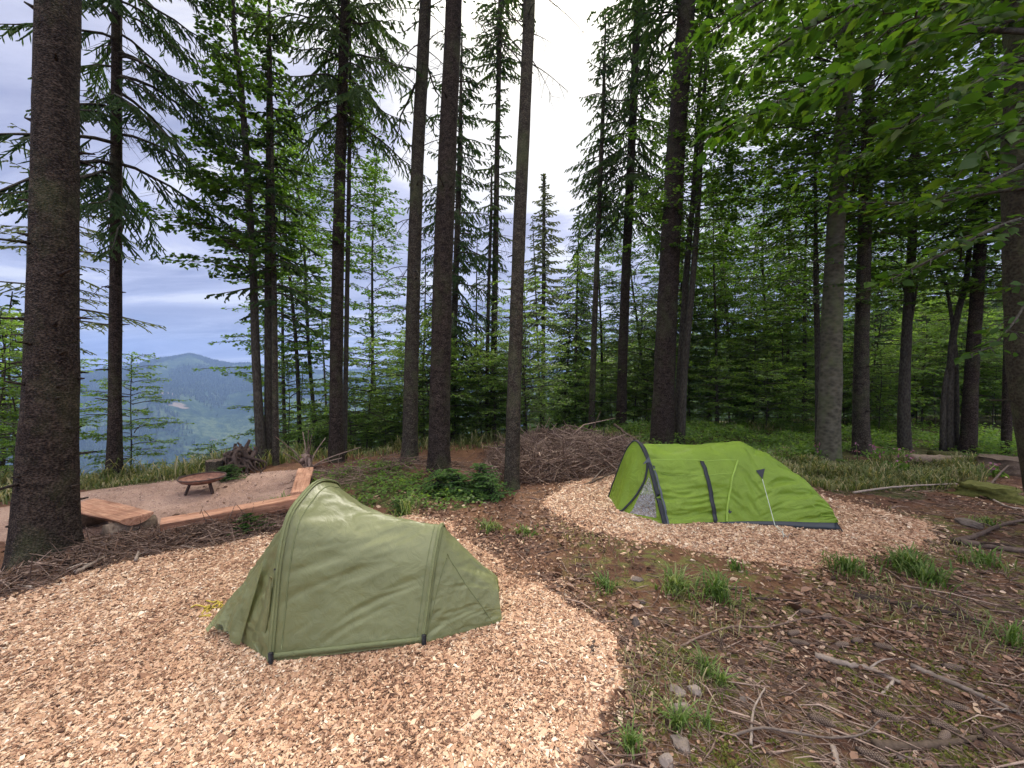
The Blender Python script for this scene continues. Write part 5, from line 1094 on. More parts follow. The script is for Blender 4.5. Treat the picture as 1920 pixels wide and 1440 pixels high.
fallen('twig', 'fine twig longest of the fan spreading from the grass tuft', [(1378, 1248), (1420, 1272), (1470, 1304), (1520, 1332)], 0.006, 'stick', 'twig', seed=14, twigs=2)
fallen('twig', 'fine twig uppermost of the fan spreading from the grass tuft', [(1420, 1250), (1455, 1272), (1500, 1305)], 0.006, 'stick', 'twig', seed=15, twigs=1)
fallen('twig', 'short pale broken stick standing out between two grey branches', [(1655, 1304), (1666, 1290), (1676, 1278)], 0.011, 'stick_grey', 'twig', seed=16, taper=0.9)
fallen('twig', 'dark stick across the litter above the arching brown twig', [(1300, 1112), (1350, 1108), (1400, 1102)], 0.013, 'stick_dark', 'twig', seed=17)
fallen('twig', 'grey stick lying beside the dark stump end in the upper litter', [(1415, 1124), (1460, 1126), (1492, 1128)], 0.014, 'stick_dark', 'twig', seed=18)
fallen('twig', 'dark stick on the bare soil between the two chip beds', [(1010, 1040), (1035, 1034), (1058, 1027)], 0.013, 'stick', 'twig', seed=19)
fallen('bark_piece', 'dark piece of bark lying on the near wood chips', [(1108, 1228), (1115, 1205)], 0.028, 'stick_dark', 'bark', taper=0.7)
for lab, pix, r in (('pale broken branch beside the dead needles at the massive left trunk', [(140, 1083), (170, 1068), (215, 1040), (228, 1029)], 0.022), ('short pale stick standing out of the brush bank beside the left trunk', [(255, 1058), (262, 1032)], 0.018),
                    ('pale stick lying at the left edge of the frame on the litter', [(-20, 1103), (30, 1106), (60, 1110)], 0.02), ('thin pale stick on top of the brush bank below the long bench', [(340, 1028), (385, 1036)], 0.012),
                    ('long dark pole along the brush bank below the long bench', [(335, 1002), (400, 985), (470, 972), (530, 960)], 0.022), ('second dark pole lower on the brush bank, left of the olive tent', [(370, 1020), (440, 1000), (510, 985)], 0.02)):
    fallen('fallen_branch', lab, pix, r, 'stick_grey' if 'pale' in lab else 'stick', lift=2.5, twigs=2, seed=len(lab))
# spruce cones
def cone_mesh():
    mb = MB(); n = 150; g = np.random.default_rng(2)
    add_tube(mb, [[x, 0, 0] for x in np.linspace(-.055, .055, 10)], 0.012*np.sqrt(1-np.linspace(-.95, .95, 10)**2)+.003, 8, rnd=0.1)
    for i in range(n):
        u = i/n; x = -0.055+0.11*u; a = i*2.39996; r = 0.021*math.sqrt(max(0.05, 1-(2*u-0.85)**2*0.9)); o = np.array([0, cos(a), sin(a)]); s = np.array([0, -sin(a), cos(a)]); b = np.array([x, 0, 0])+o*r*0.5; tip = np.array([x+0.014, 0, 0])+o*r
        mb.add([b-s*.005, b+s*.005, tip+s*.0055, tip+np.array([.005, 0, 0]), tip-s*.0055], [[0, 1, 2, 4]], [.15, .15, .8, .95, .8]); mb.f[3].append(np.array([[mb.n-1, mb.n-3, mb.n-2]])); mb.m[3].append(np.zeros(1, np.int32))
    return mb.mesh('scales', M['cone'], sm=False)
t_ = NT('cone_scale'); M['cone'] = t_.bsdf(t_.ramp(t_.attr('rnd'), [(0.0, (0.012, 0.008, 0.006)), (1.0, (0.24, 0.175, 0.13)), (0.6, (0.05, 0.031, 0.023))]), 0.7)
CM = cone_mesh()
for px, py, a, lab in ((1537, 1355, -0.6, 'spruce cone with pale scales by the fan of twigs near the bottom'), (1657, 1345, -0.5, 'dark spruce cone on the orange needle bed'), (1766, 1366, -0.5, 'pale-scaled spruce cone left of the stout corner branch'), (1630, 1420, -0.7, 'large black spruce cone beside the thick brown branch at the bottom'),
                       (1487, 1191, 0.3, 'greyish spruce cone right under the arching brown twig'), (1496, 1208, -0.3, 'dark spruce cone just below the greyish one under the arching twig'), (1576, 1213, 0.1, 'round dark spruce cone upper left of the thick grey branch'), (1608, 1205, 0.2, 'pale spruce cone above the thick grey branch'), (1655, 1216, -0.5, 'dark spruce cone above the long straight grey branch'),
                       (1548, 1160, 0.4, 'dark spruce cone beside the brown leaves above the arching twig'), (1785, 1255, -0.3, 'brown spruce cone lying beyond the long straight grey branch'), (1510, 1150, -0.2, 'small dark spruce cone on the bare needles left of the brown leaves'), (1770, 1388, 0.5, 'black spruce cone in the shade under the pale-scaled one'), (1788, 1328, -0.5, 'dark spruce cone just below the long straight grey branch')):
    c = GH(px, py); t = thing('spruce_cone', lab, 'cone', (c[0], c[1], c[2]+0.018), a, 'spruce cones in the foreground litter'); k = link('scales', CM, t); k.scale = (1.15,)*3
# stones
def stone(label, px, py, s, seed, group=None):
    c = GH(px, py); t = thing('stone', label, 'stone', c, seed*1.3); g = np.random.default_rng(seed); n, m = 12, 18; u = np.linspace(0.02, pi-0.02, n)[:, None]; v = np.linspace(0, 2*pi, m, endpoint=False)[None]
    D = np.stack([np.sin(u)*np.cos(v), np.sin(u)*np.sin(v), np.cos(u)+0*v], -1).reshape(-1, 3); r = 1+0.30*fbm(D*1.6, 3, seed)
    for q in g.normal(size=(7, 3)): q = norm(q); r = np.minimum(r, 0.8/np.maximum(D@q, 0.05))
    V = D*r[:, None]*np.array(s)+[0, 0, s[2]*0.35]; i = np.arange(n-1)[:, None]*m; j = np.arange(m)[None]; k = (j+1) % m; mb = MB(); mb.add(V, np.stack([i+j, i+m+j, i+m+k, i+k], -1).reshape(-1, 4), g.random()); mb.build('body', M['rock'], t, sm=False)
for lab, px, py, s in (('flat pinkish stone beside the grass tuft near the chip rim', 1270, 1297, (.055, .04, .022)), ('angular grey stone right of the flat pinkish stone', 1304, 1299, (.045, .035, .03)), ('upright tan stone at the corner of the near wood chips', 1192, 1172, (.04, .03, .06)), ('pale stone on the soil above the upright tan stone', 1205, 1130, (.035, .03, .02)),
                       ('broad half-buried stone under the lowest grass tuft', 1278, 1400, (.05, .08, .03)), ('small grey stone on the moss left of the forked twig', 1393, 1316, (.03, .025, .025)), ('pale flat rock by the mossy stump on the right', 1815, 985, (.16, .09, .07)), ('flat grey stone behind the left grass tuft', 1195, 1088, (.06, .04, .025)), ('tan stone lying in the leaves at the bottom edge', 1250, 1432, (.05, .04, .03)),
                       ('grey stone half sunk in the soil below the flat pinkish stone', 1276, 1330, (.07, .045, .025))):
    stone(lab, px, py, s, px % 97)
# grass tufts and small plants
def grass_blades(mb, x, y, h, g, w=0.006, lean=0.4, col=(0.5, 0.2), mat=0):
    n = len(x); z = H(x, y); a = g.uniform(0, 2*pi, n); o = np.stack([np.cos(a), np.sin(a), 0*a], -1); s = np.stack([-np.sin(a), np.cos(a), 0*a], -1)*(w*g.uniform(.6, 1.3, n))[:, None]; b = np.stack([x, y, z], -1); ln = (lean*g.uniform(.2, 1.4, n)*h)[:, None]; up = np.array([0, 0, 1.0])*h[:, None]
    m1 = b+o*ln*0.25+up*0.55; m2 = b+o*ln*0.65+up*0.9; tip = b+o*ln*1.15+up*(0.98-0.25*g.random((n, 1)))
    V = np.stack([b-s*.7, b+s*.7, m1+s, m2+s*.6, tip, m2-s*.6, m1-s], 1).reshape(-1, 3); i = np.arange(n)[:, None]*7; n0 = mb.n; r = np.clip(g.normal(col[0], col[1], n), 0, 1)
    mb.add(V, np.vstack([np.hstack([i, i+1, i+2, i+6]), np.hstack([i+6, i+2, i+3, i+5])]), np.repeat(r, 7), mat); mb.f[3].append(np.hstack([i+5, i+3, i+4])+n0); mb.m[3].append(np.full(n, mat, np.int32))
def tuft(label, px, py, rad, h, n, seed, w=0.005, lean=0.6):
    c = GH(px, py); g = np.random.default_rng(seed); n = int(n*.62); mb = MB(); r = rad*1.25*np.abs(g.normal(0, .6, n)); a = g.uniform(0, 6.28, n); grass_blades(mb, c[0]+r*np.cos(a), c[1]+r*np.sin(a), h*g.uniform(.25, 1.25, n)*np.exp(-.4*r/rad), g, w, 1.0, (.55, .28))
    for v in mb.v: v -= c.astype(np.float32)
    o = mb.build('grass_tuft', M['grass']); o.location = c; tag(o, label, 'grass tuft')
for i, (lab, px, py, r, h, n) in enumerate((('low grass tuft nearest the rim between the two chip beds', 1137, 1102, .12, .13, 160), ('tall green grass tuft left of centre in front of the farther chip bed', 1265, 1110, .13, .24, 220), ('wide grass tuft with long stems right of the tall green one', 1345, 1120, .18, .24, 260), ('tiny grass tuft touching the farther chip bed', 1378, 1068, .08, .12, 90),
        ('grass clump at the lower rim of the farther chip bed, below the lime tent tail', 1588, 1072, .20, .2, 260), ('densest tall grass clump right of the farther chip bed', 1705, 1070, .18, .26, 420), ('grass clump just below the densest one on the right', 1742, 1092, .15, .22, 200), ('deep green grass tuft at the start of the fan of twigs', 1322, 1262, .07, .15, 170), ('small yellowish tuft right below the deep green one', 1352, 1285, .05, .12, 90),
        ('light green grass tuft above the half-buried stone', 1272, 1362, .07, .14, 180), ('grass tuft at the bottom left of the litter, on the chip rim', 1182, 1405, .06, .13, 120), ('tiny tuft on the moss beside the light green one', 1325, 1365, .05, .10, 60), ('grass tuft at the right edge beside the dark rotting branch', 1900, 1210, .12, .2, 150), ('fine grass tuft in front of the young spruce bush', 760, 965, .22, .3, 160), ('green tuft on the bare soil right of the olive tent', 918, 992, .16, .16, 170), ('flat green tuft farther right on the bare soil', 985, 1000, .2, .10, 160),
        ('dry grass tuft at the end of the long bench beside the olive tent', 530, 958, .15, .3, 170), ('grass clump under the dark forked branch at the right edge', 1845, 1060, .2, .2, 190), ('mossy green tuft by the pale flat rock on the right', 1850, 985, .15, .14, 150))):
    tuft(lab, px, py, r, h, n, 70+i, 0.0045 if py > 1150 else 0.007)
def stuff(mb, name, mat): return tag(mb.build(name, mat), kind='stuff')
def in_poly(poly, n, g, pad=0.0):
    lo, hi = poly.min(0), poly.max(0); x = g.uniform(lo[0], hi[0], n); y = g.uniform(lo[1], hi[1], n); k = poly_sd(x, y, poly)+g.normal(0, 0.12, n) > pad; return x[k], y[k]
g = np.random.default_rng(90); mb = MB()
x, y = in_poly(MEADOW, 26000, g); k = g.random(len(x)) < np.clip(0.75-0.5*vnoise(np.stack([x*0.9, y*0.9, 0*x], -1), 8), 0, 1); x, y = x[k], y[k]; hv = np.clip(.55+.9*vnoise(np.stack([x*2.1, y*2.1, 0*x], -1), 12), .25, 1.3); grass_blades(mb, x, y, g.uniform(.06, .34, len(x))*hv, g, 0.010, 0.8, (0.5, 0.3))
x, y = in_poly(BANK, 22000, g); hv = np.clip(.6+.9*vnoise(np.stack([x*1.7, y*1.7, 0*x], -1), 12), .3, 1.3); grass_blades(mb, x, y, g.uniform(.06, .36, len(x))*hv, g, 0.010, 0.8, (0.55, 0.3))
n = 26000; x = g.uniform(-13, 16, n); t_ = g.uniform(-0.9, 2.2, n); y = np.interp(x, EDGE_X, EDGE_Y)+t_; k = g.random(n) < np.where(x > -5.5, 0.5, 1.0); x, y = x[k], y[k]; hv = np.clip(.6+.9*vnoise(np.stack([x*1.7, y*1.7, 0*x], -1), 13), .3, 1.3); grass_blades(mb, x, y, g.uniform(.08, .4, len(x))*hv, g, 0.013, 0.8, (0.5, 0.3))
stuff(mb, 'tall_grass', M['meadow'])
# ground cover of low green plants
g = np.random.default_rng(91); mb = MB(); x, y = in_poly(COVER, 1700, g)
k = g.random(len(x)) < np.clip(0.6+0.9*vnoise(np.stack([x*1.3, y*1.3, 0*x], -1), 18), 0, 1); x, y = x[k], y[k]; z = H(x, y)
for q in range(5):
    d = g.normal(size=(len(x), 3))*[1, 1, 0.3]; leaves(mb, np.stack([x, y, z+g.uniform(.01, .16, len(x))], -1)+g.normal(0, .05, (len(x), 3))*[1, 1, .2], d, 0.07, 0.05, g, .5)
n = 5200; x = g.uniform(2.5, 17, n); y = g.uniform(9.6, 16.5, n); k = (vnoise(np.stack([x*.8, y*.8, 0*x], -1), 28) > -.25) & (y > 10.4-.1*x) & (np.abs(x) < 1.4*y); x, y = x[k], y[k]; z = H(x, y); hh = .1+.35*np.clip(vnoise(np.stack([x*1.2, y*1.2, 0*x], -1), 29)+.3, 0, 1)
for q in range(7):
    d = g.normal(size=(len(x), 3))*[1, 1, 0.3]; leaves(mb, np.stack([x, y, z+hh*g.uniform(.1, 1, len(x))], -1)+g.normal(0, .09, (len(x), 3))*[1, 1, .2], d, 0.10, 0.06, g, .5)
stuff(mb, 'ground_cover', M['beech_young'])
def bush(name, label, px, py, meshes, cat, sc_, n, spread, seed, kind='crown'):
    c = GH(px, py); t = thing(name, label, cat, c); g = np.random.default_rng(seed)
    for i in range(n):
        o = link(kind, meshes[i % len(meshes)], t); a = g.uniform(0, 6.28); o.location = (spread[0]*g.uniform(-1, 1), spread[1]*g.uniform(-1, 1), -0.05); o.rotation_euler = (g.normal(0, .15), g.normal(0, .15), a); s = sc_*g.uniform(.7, 1.15); o.scale = (s*1.5, s*1.5, s)
BSH = [spruce_crown(301, 0.05, 1.0, 0.62, 40, 9, 4, droop=0.1, hang=0.05, tw=0.035, shape=0.7).mesh('bush', [M['needle_young'], M['thin_bark']]), spruce_crown(302, 0.05, 0.8, 0.6, 36, 9, 4, droop=0.15, hang=0.1, tw=0.035, shape=0.7).mesh('bush', [M['needle_young'], M['thin_bark']])]
bush('spruce_bush', 'wide low clump of young spruces at the foot of the bare branchless trunk', 872, 928, BSH, 'bush', 0.55, 6, (0.55, 0.18), 1)
bush('spruce_bush', 'small bright young spruce on the brush bank left of the olive tent', 474, 1000, BSH, 'bush', 0.3, 2, (0.12, 0.05), 2)
bush('spruce_bush', 'little green spruce right behind the fire bowl', 428, 900, BSH, 'bush', 0.36, 3, (0.25, 0.1), 3)
bush('spruce_bush', 'sparse little spruce seedling in front of the wide young spruce clump', 748, 962, BSH, 'bush', 0.3, 1, (0.02, 0.02), 4)
# flowers
def foxglove(label, px, py, h, seed):
    c = GH(px, py); t = thing('foxglove', label, 'flower', c); g = np.random.default_rng(seed); mb = MB(); 
    for k in range(3): 
        o = g.normal(0, .12, 2); add_tube(mb, [[o[0], o[1], 0], [o[0]*1.2, o[1], h*.9]], [.012, .005], 5, rnd=.4)
        m = 9; zz = h*g.uniform(.45, 1, m); leaves(fl := MB(), np.stack([o[0]*1.1+g.normal(0, .03, m), o[1]+g.normal(0, .03, m), zz], -1), g.normal(size=(m, 3))-[0, 0, .8], .07, .045, g, .8); fl.build('flower_spike', M['pink'], t)
    m = 40; leaves(mb, np.stack([g.normal(0, .1, m), g.normal(0, .1, m), g.uniform(0, h*.5, m)], -1), g.normal(size=(m, 3)), .14, .06, g, .5); mb.build('foliage', M['beech_young'], t)
foxglove('dull pink foxglove at the left foot of the smooth grey-olive beech', 1533, 862, 0.55, 1); foxglove('pink foxglove at the right foot of the brown straight trunk', 1630, 866, 0.5, 2)
foxglove('purple-pink flower clump in front of the broad flat stump', 1866, 893, 0.34, 3); foxglove('dark-stemmed tall plant in the grass near the long fallen log', 1688, 886, 0.55, 4)
# ------------------------------------------------------------------ brushwood, chips, leaf litter
def sticks(mb, c, d, L, r, rnd, sides=4):
    """many slightly bent sticks at once"""
    n = len(c); d = norm(d); s = norm(np.cross(d, [0.1, 0.2, 1.0])); u = np.cross(s, d); th = np.linspace(0, 2*pi, sides, endpoint=False)
    bend = g.normal(0, 0.07, (n, 1))*s*L[:, None]+g.normal(0, 0.05, (n, 1))*u*L[:, None]
    rings = []
    for f, q in ((-0.5, 0.6), (0.0, 1.0), (0.5, 0.35)):
        ctr = c+d*(L*f)[:, None]+bend*(1-(2*f)**2); rings.append(ctr[:, None]+(r*q)[:, None, None]*(np.cos(th)[None, :, None]*s[:, None]+np.sin(th)[None, :, None]*u[:, None]))
    V = np.concatenate(rings, 1).reshape(-1, 3); b = np.arange(n)[:, None, None]*3*sides; i = np.arange(2)[None, :, None]*sides; j = np.arange(sides)[None, None]; k = (j+1) % sides
    mb.add(V, np.stack([b+i+j, b+i+k, b+i+sides+k, b+i+sides+j], -1).reshape(-1, 4), np.repeat(rnd, 3*sides))
def brush_pile():
    A = gp((925, 903), (970, 908), (1060, 902), (1180, 890), (1235, 868), (1200, 838), (1080, 832), (975, 838), (915, 852), (895, 880)); c = A.mean(0); t = thing('brush_pile', 'reddish-brown heap of brushwood and dead needles behind the bare branchless trunk', 'brush pile', (c[0], c[1], Hf(*c)))
    b0 = np.array([c[0], c[1], Hf(*c)]); g2 = np.random.default_rng(14)
    def top(x, y): 
        d = poly_sd(x, y, A); return 0.36*smooth(-0.05, 0.8, d)*(1+0.45*vnoise(np.stack([x*1.1, y*1.1, 0*x], -1), 44)+0.12*vnoise(np.stack([x*4, y*4, 0*x], -1), 45))
    lo, hi = A.min(0)-.1, A.max(0)+.1; X, Y = np.meshgrid(np.linspace(lo[0], hi[0], 150), np.linspace(lo[1], hi[1], 110), indexing='ij'); Z = H(X, Y)+top(X.ravel(), Y.ravel()).reshape(X.shape)-0.10
    mb = MB(); mb.add(np.stack([X, Y, Z], -1).reshape(-1, 3)-b0, grid_faces(150, 110)[:, ::-1], .3); mb.build('litter_core', M['dead_needle'], t)
    n = 9500; x = g2.uniform(lo[0], hi[0], n); y = g2.uniform(lo[1], hi[1], n); h = top(x, y); k = h > 0.04; x, y, h = x[k], y[k], h[k]; n = len(x)
    cc = np.stack([x, y, H(x, y)+h*g2.uniform(0.85, 1.22, n)], -1)-b0; d = g2.normal(size=(n, 3))*[1, .7, .5]; mb = MB(); sticks(mb, cc, d, g2.lognormal(-1.1, .5, n), g2.uniform(.003, .010, n), np.clip(g2.normal(.5, .3, n), 0, 1)); o = mb.build('twig_mass', M['stick'], t); o['kind'] = 'stuff'
    n = 330; x = g2.uniform(lo[0], hi[0], n); y = g2.uniform(lo[1], hi[1], n); h = top(x, y); k = h > 0.05; x, y, h = x[k], y[k], h[k]; n = len(x); mb = MB(); sticks(mb, np.stack([x, y, H(x, y)+h*g2.uniform(.95, 1.2, n)], -1)-b0, g2.normal(size=(n, 3))*[1, .6, .45], g2.lognormal(-.3, .4, n), g2.uniform(.007, .02, n), np.clip(g2.normal(.6, .3, n), 0, 1), 6); o = mb.build('branch_mass', M['stick'], t); o['kind'] = 'stuff'
    n = 16000; x = g2.uniform(lo[0], hi[0], n); y = g2.uniform(lo[1], hi[1], n); h = top(x, y); k = h > 0.03; x, y, h = x[k], y[k], h[k]; n = len(x); a = np.stack([x, y, H(x, y)+h*g2.uniform(.85, 1.06, n)], -1)-b0; d = norm(g2.normal(size=(n, 3))*[1, 1, .6])
    mb = MB(); blades(mb, a, a+d*g2.uniform(.05, .2, n)[:, None], .016, g2); o = mb.build('needle_mass', M['dead_needle'], t); o['kind'] = 'stuff'
    for i, (pix, hs, r, m_) in enumerate((([(1022, 878), (1050, 862), (1058, 854)], [.25, .5, .55], .028, 'stick_grey'), ([(965, 876), (1000, 873), (1040, 874)], [.3, .32, .3], .018, 'stick_grey'), ([(1062, 880), (1095, 884), (1110, 888)], [.42, .35, .3], .03, 'stick_grey'), ([(1120, 850), (1150, 868), (1185, 890)], [.75, .5, .2], .022, 'stick_grey'), ([(1150, 845), (1170, 862), (1190, 888)], [.7, .45, .15], .02, 'stick_grey'), ([(1152, 825), (1175, 838), (1205, 852)], [1.0, .8, .55], .05, 'log'),
            ([(1035, 850), (1042, 840), (1050, 846)], [.7, .85, .8], .02, 'stick_grey'), ([(970, 905), (1000, 886), (1040, 884)], [.05, .28, .3], .014, 'stick'), ([(973, 912), (990, 898), (1005, 888)], [.03, .1, .2], .012, 'stick'), ([(1000, 880), (1010, 897), (1018, 905)], [.3, .12, .03], .012, 'stick_grey'), ([(1110, 905), (1140, 888), (1185, 888)], [.1, .3, .25], .016, 'stick_grey'), ([(1095, 912), (1130, 902), (1170, 888)], [.05, .16, .3], .026, 'log'), ([(980, 862), (975, 880), (982, 900)], [.6, .35, .05], .014, 'stick'), ([(1060, 860), (1058, 890), (1045, 908)], [.55, .3, .03], .014, 'stick'))):
        p = np.array([GH(*q) for q in pix]); p[:, 2] += np.array(hs)*0.5; p -= b0; mb = MB(); add_tube(mb, curve(p, 16)+g2.normal(0, r*.2, (16, 3)), np.linspace(r, r*.5, 16), 8, jit=.06, rnd=g2.random()); mb.build('branch', M[m_], t)
brush_pile()
g = np.random.default_rng(93)
def brush_bank(poly, n, h, Lr, mat, name, flatn=.25):
    x, y = in_poly(poly, n, g); d = np.minimum(1, np.maximum(poly_sd(x, y, poly), 0)/.3); m = len(x); c = np.stack([x, y, H(x, y)+.01+h*d*g.random(m)], -1); mb = MB(); sticks(mb, c, g.normal(size=(m, 3))*[1, .55, flatn], g.uniform(*Lr, m), g.uniform(.002, .008, m), np.clip(g.normal(.45, .25, m), 0, 1)); return stuff(mb, name, M[mat])
BB = gp((-60, 1110), (60, 1075), (150, 1030), (260, 1000), (330, 1000), (420, 978), (540, 952), (545, 985), (470, 1012), (380, 1030), (280, 1046), (180, 1072), (80, 1115), (-60, 1150))
brush_bank(BB, 5200, .16, (.1, .6), 'stick', 'brushwood')
x, y = in_poly(BB, 9000, g); a = np.stack([x, y, H(x, y)+.16*g.random(len(x))*np.clip(poly_sd(x, y, BB)/.3, 0, 1)], -1); mb = MB(); blades(mb, a, a+norm(g.normal(size=a.shape)*[1, 1, .3])*g.uniform(.05, .2, len(a))[:, None], .012, g); stuff(mb, 'dead_needles', M['dead_needle'])
WB = gp((545, 905), (720, 870), (820, 868), (930, 880), (930, 905), (840, 895), (700, 905), (600, 925))
brush_bank(WB, 900, .22, (.15, .9), 'stick', 'brushwood')
# wood chips and gravel
M['gravel'] = m_stick('fine_gravel', (0.16, 0.10, 0.08), (0.31, 0.205, 0.165), (0.5, 0.38, 0.32))
def chips(name, poly, dens, L0, seed, mat='chip', fat=1.0):
    g = np.random.default_rng(seed); lo, hi = poly.min(0)-.3, poly.max(0)+.3; lo[0] = max(lo[0], -7.5); lo[1] = max(lo[1], 0.9); n = int(dens*(hi[0]-lo[0])*(hi[1]-lo[1])); x = g.uniform(lo[0], hi[0], n); y = g.uniform(lo[1], hi[1], n)
    sd = poly_sd(x, y, poly)+0.16*fbm(np.stack([x*1.3, y*1.3, 0*x], -1), 3, 21)+0.5*0; k = (sd+np.abs(g.normal(0, .07, n))*np.where(g.random(n) < .5, 1, -0.3)+np.where(g.random(n) < .12, g.exponential(.22, n), 0) > 0) & (np.abs(x) < 1.6*y+.3)
    x, y, sd = x[k], y[k], sd[k]; n = len(x); z = H(x, y)+.02*smooth(-.05, .2, sd)+g.uniform(-.003, .016, n)*smooth(-.05, .1, sd)+.002
    k = g.random(len(x)) < np.clip(1.15-.11*y, .35, 1); x, y, sd, z = x[k], y[k], sd[k], z[k]; n = len(x)
    L = L0*np.clip(.8+.08*y, .9, 1.5)*g.lognormal(0, .33, n); W = L*g.uniform(.28, .62, n); W = W*fat; T = L*g.uniform(.06, .16, n)*fat; a = g.uniform(0, 2*pi, n); tilt = g.normal(0, .30, n); roll = g.normal(0, .35, n)
    d = np.stack([np.cos(a)*np.cos(tilt), np.sin(a)*np.cos(tilt), np.sin(tilt)], -1); s = norm(np.cross([0, 0, 1.0], d)); u = np.cross(d, s); s2 = s*np.cos(roll)[:, None]+u*np.sin(roll)[:, None]; u2 = np.cross(d, s2)
    c = np.stack([x, y, z], -1); d = d*(L/2)[:, None]; s2 = s2*(W/2)[:, None]; u2 = u2*(T/2)[:, None]
    e1, e2, e3, e4 = (g.uniform(.35, 1.05, (n, 1)) for _ in range(4)); bow = u2*g.normal(0, 1.3, (n, 1))
    top = [c-d*e1-s2+u2, c-d-s2*-1*e2+u2, c+d*e3+s2*e4+u2, c+d-s2*e2+u2]; bot = [q-2*u2 for q in top]
    V = np.stack(top+bot, 1).reshape(-1, 3); i = np.arange(n)[:, None]*8
    f = lambda *q: np.hstack([i+w for w in q])
    mb = MB(); rn = np.clip(g.normal(.52, .24, n)+.14*vnoise(np.stack([x*1.1, y*1.1, 0*x], -1), 57)+.10*vnoise(np.stack([x*5, y*5, 0*x], -1), 58), 0, 1); mb.add(V, np.vstack([f(0, 3, 2, 1), f(0, 4, 7, 3), f(3, 7, 6, 2), f(2, 6, 5, 1), f(1, 5, 4, 0)]), np.repeat(rn, 8)); o = stuff(mb, name, M[mat])
    o.data.polygons.foreach_set('use_smooth', np.zeros(len(o.data.polygons), bool)); return o
chips('wood_chips', CHIP_A, 13500, .027, 101); chips('wood_chips', CHIP_B, 8000, .030, 102); chips('gravel', GRAV, 1100, .011, 103, 'gravel', 1.6)
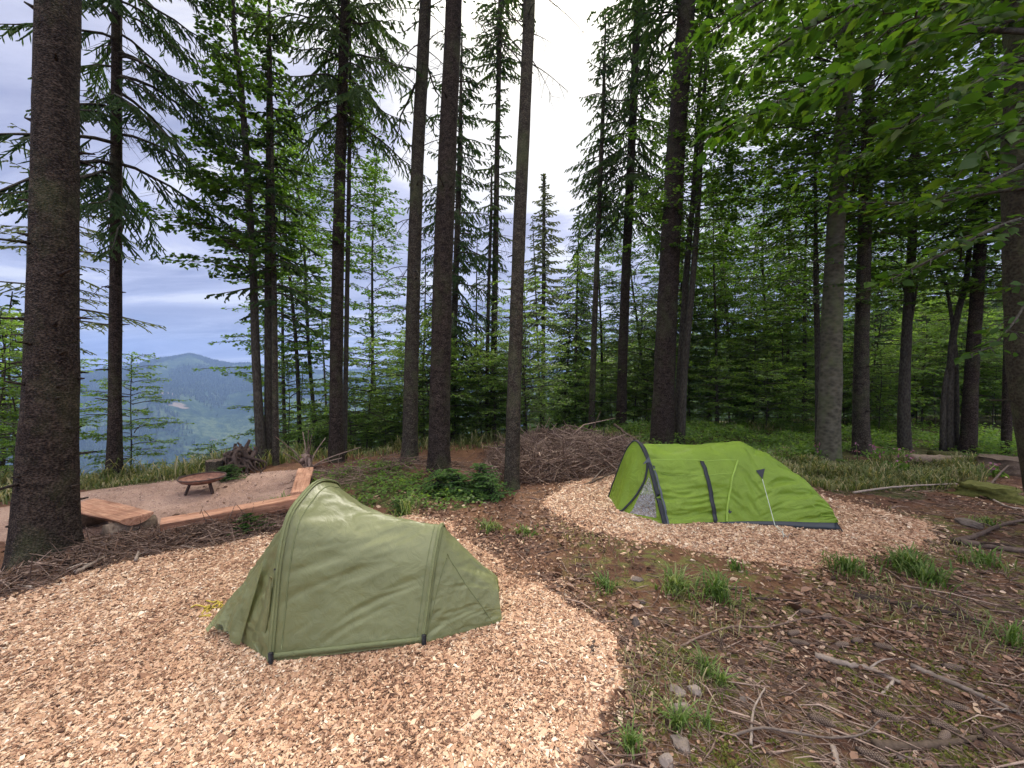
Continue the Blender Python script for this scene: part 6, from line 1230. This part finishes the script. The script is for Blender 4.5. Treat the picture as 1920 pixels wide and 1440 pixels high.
# dry leaves, twigs and small stones over the bare soil
def litter():
    g = np.random.default_rng(111); n = 90000; px = g.uniform(760, 2700, n); y = 1.3*(11/1.3)**g.random(n); x = (px-960)/F*y
    n2 = 9000; x = np.concatenate([x, g.uniform(-6.5, -1, n2)]); y = np.concatenate([y, g.uniform(4.0, 8.5, n2)]); px = 960+F*x/y
    ch, gr, ga, mo = zones(x, y); dz = vnoise(np.stack([x*.9, y*.9, 0*x], -1), 71); near = np.clip(1-np.abs(poly_sd(x, y, CHIP_A))/.55, 0, 1)*(x > .3)
    band = smooth(4.4, 5.2, y)*(1-smooth(6.5, 7.5, y))*(x > -1.5)*(x < 1.2)
    keep = g.random(len(x)) < np.clip((.30+.5*dz+.8*near+.5*band), .06, 1)*(1-.97*ch)*(1-.85*gr)*(1-.5*ga); keep &= y < np.interp(x, EDGE_X, EDGE_Y)+1; x, y = x[keep], y[keep]; n = len(x)
    L = .040*g.lognormal(0, .38, n)*np.clip(y/4, .75, 1.05); W = L*g.uniform(.4, .75, n); a = g.uniform(0, 6.28, n); d = np.stack([np.cos(a), np.sin(a), g.normal(0, .25, n)], -1); d = norm(d); s = norm(np.cross(np.array([0, 0, 1.])+g.normal(0, .35, (n, 3)), d)); u = np.cross(d, s); c = np.stack([x, y, H(x, y)+g.uniform(.002, .018, n)], -1)
    curl = (g.uniform(-.1, .4, n)*L)[:, None]; Ln, Wn = L[:, None], W[:, None]
    V = np.stack([c-d*Ln*.5+u*curl*.6, c-d*Ln*.1-s*Wn*.5+u*curl, c-d*Ln*.05, c-d*Ln*.1+s*Wn*.5+u*curl, c+d*Ln*.25-s*Wn*.42+u*curl*.9, c+d*Ln*.25+s*Wn*.42+u*curl*.9, c+d*Ln*.5+u*curl*.7], 1).reshape(-1, 3); i = np.arange(n)[:, None]*7
    mb = MB(); r = np.clip(g.normal(.48, .24, n), 0, 1); mb.add(V, np.vstack([np.hstack([i, i+1, i+4, i+2]), np.hstack([i, i+2, i+5, i+3])]), np.repeat(r, 7)); n0 = mb.n-len(V); mb.f[3] += [np.hstack([i+2, i+4, i+6])+n0, np.hstack([i+2, i+6, i+5])+n0]; mb.m[3] += [np.zeros(n, np.int32)]*2
    stuff(mb, 'leaf_litter', M['litter'])
    n = 46000; px = g.uniform(900, 2600, n); y = 1.3*(9/1.3)**g.random(n); x = (px-960)/F*y; ch, gr, ga, mo = zones(x, y); keep = (ch < .3) & (gr < .5) & (g.random(n) < np.clip(.55+.6*vnoise(np.stack([x*.7, y*.7, 0*x], -1), 75), .1, 1)); x, y = x[keep], y[keep]; n = len(x)
    global_g = g; a = g.normal(-.5, .9, n); L = g.lognormal(-2.3, .55, n); mb = MB(); sticks(mb, np.stack([x, y, H(x, y)+g.uniform(.003, .02, n)], -1), np.stack([np.cos(a), np.sin(a), g.normal(0, .08, n)], -1), L, np.clip(L*.018, .0012, .006)*g.uniform(.7, 1.4, n), np.clip(g.normal(.5, .28, n), 0, 1)); stuff(mb, 'twig_litter', M['stick'])
    # moss cushions
    mb = MB(); n = 420; px = g.uniform(1200, 1950, n); y = 1.4*(3.2/1.4)**g.random(n); x = (px-960)/F*y; k = vnoise(np.stack([x*1.6, y*1.6, 0*x], -1), 79) > .12; x, y = x[k], y[k]
    for a_, b_ in zip(x, y):
        m = 26; r = g.uniform(.015, .06); q = g.normal(size=(m, 2))*r; hh = .018*np.exp(-(q**2).sum(1)/r**2)+.004; p = np.stack([a_+q[:, 0], b_+q[:, 1], H(a_+q[:, 0], b_+q[:, 1])+hh], -1); leaves(mb, p, g.normal(size=(m, 3))+[0, 0, .6], .022, .016, g, .8, 0, 0)
    stuff(mb, 'moss', M['moss'])
M['moss'] = m_leaf('moss_leaf', (0.05, 0.06, 0.012), (0.11, 0.12, 0.022), (0.22, 0.21, 0.045), 0.2, 0.8)
litter()
# sparse weeds and grass over the litter
g = np.random.default_rng(95); n = 9000; px = g.uniform(1050, 2050, n); y = 1.6*(7.5/1.6)**g.random(n); x = (px-960)/F*y; ch, gr, ga, mo = zones(x, y); k = (ch < .2) & (vnoise(np.stack([x*1.1, y*1.1, 0*x], -1), 83) > .28); x, y = x[k], y[k]; mb = MB(); grass_blades(mb, x, y, g.uniform(.02, .12, len(x)), g, .004, .9, (.55, .25)); stuff(mb, 'sparse_grass', M['meadow'])
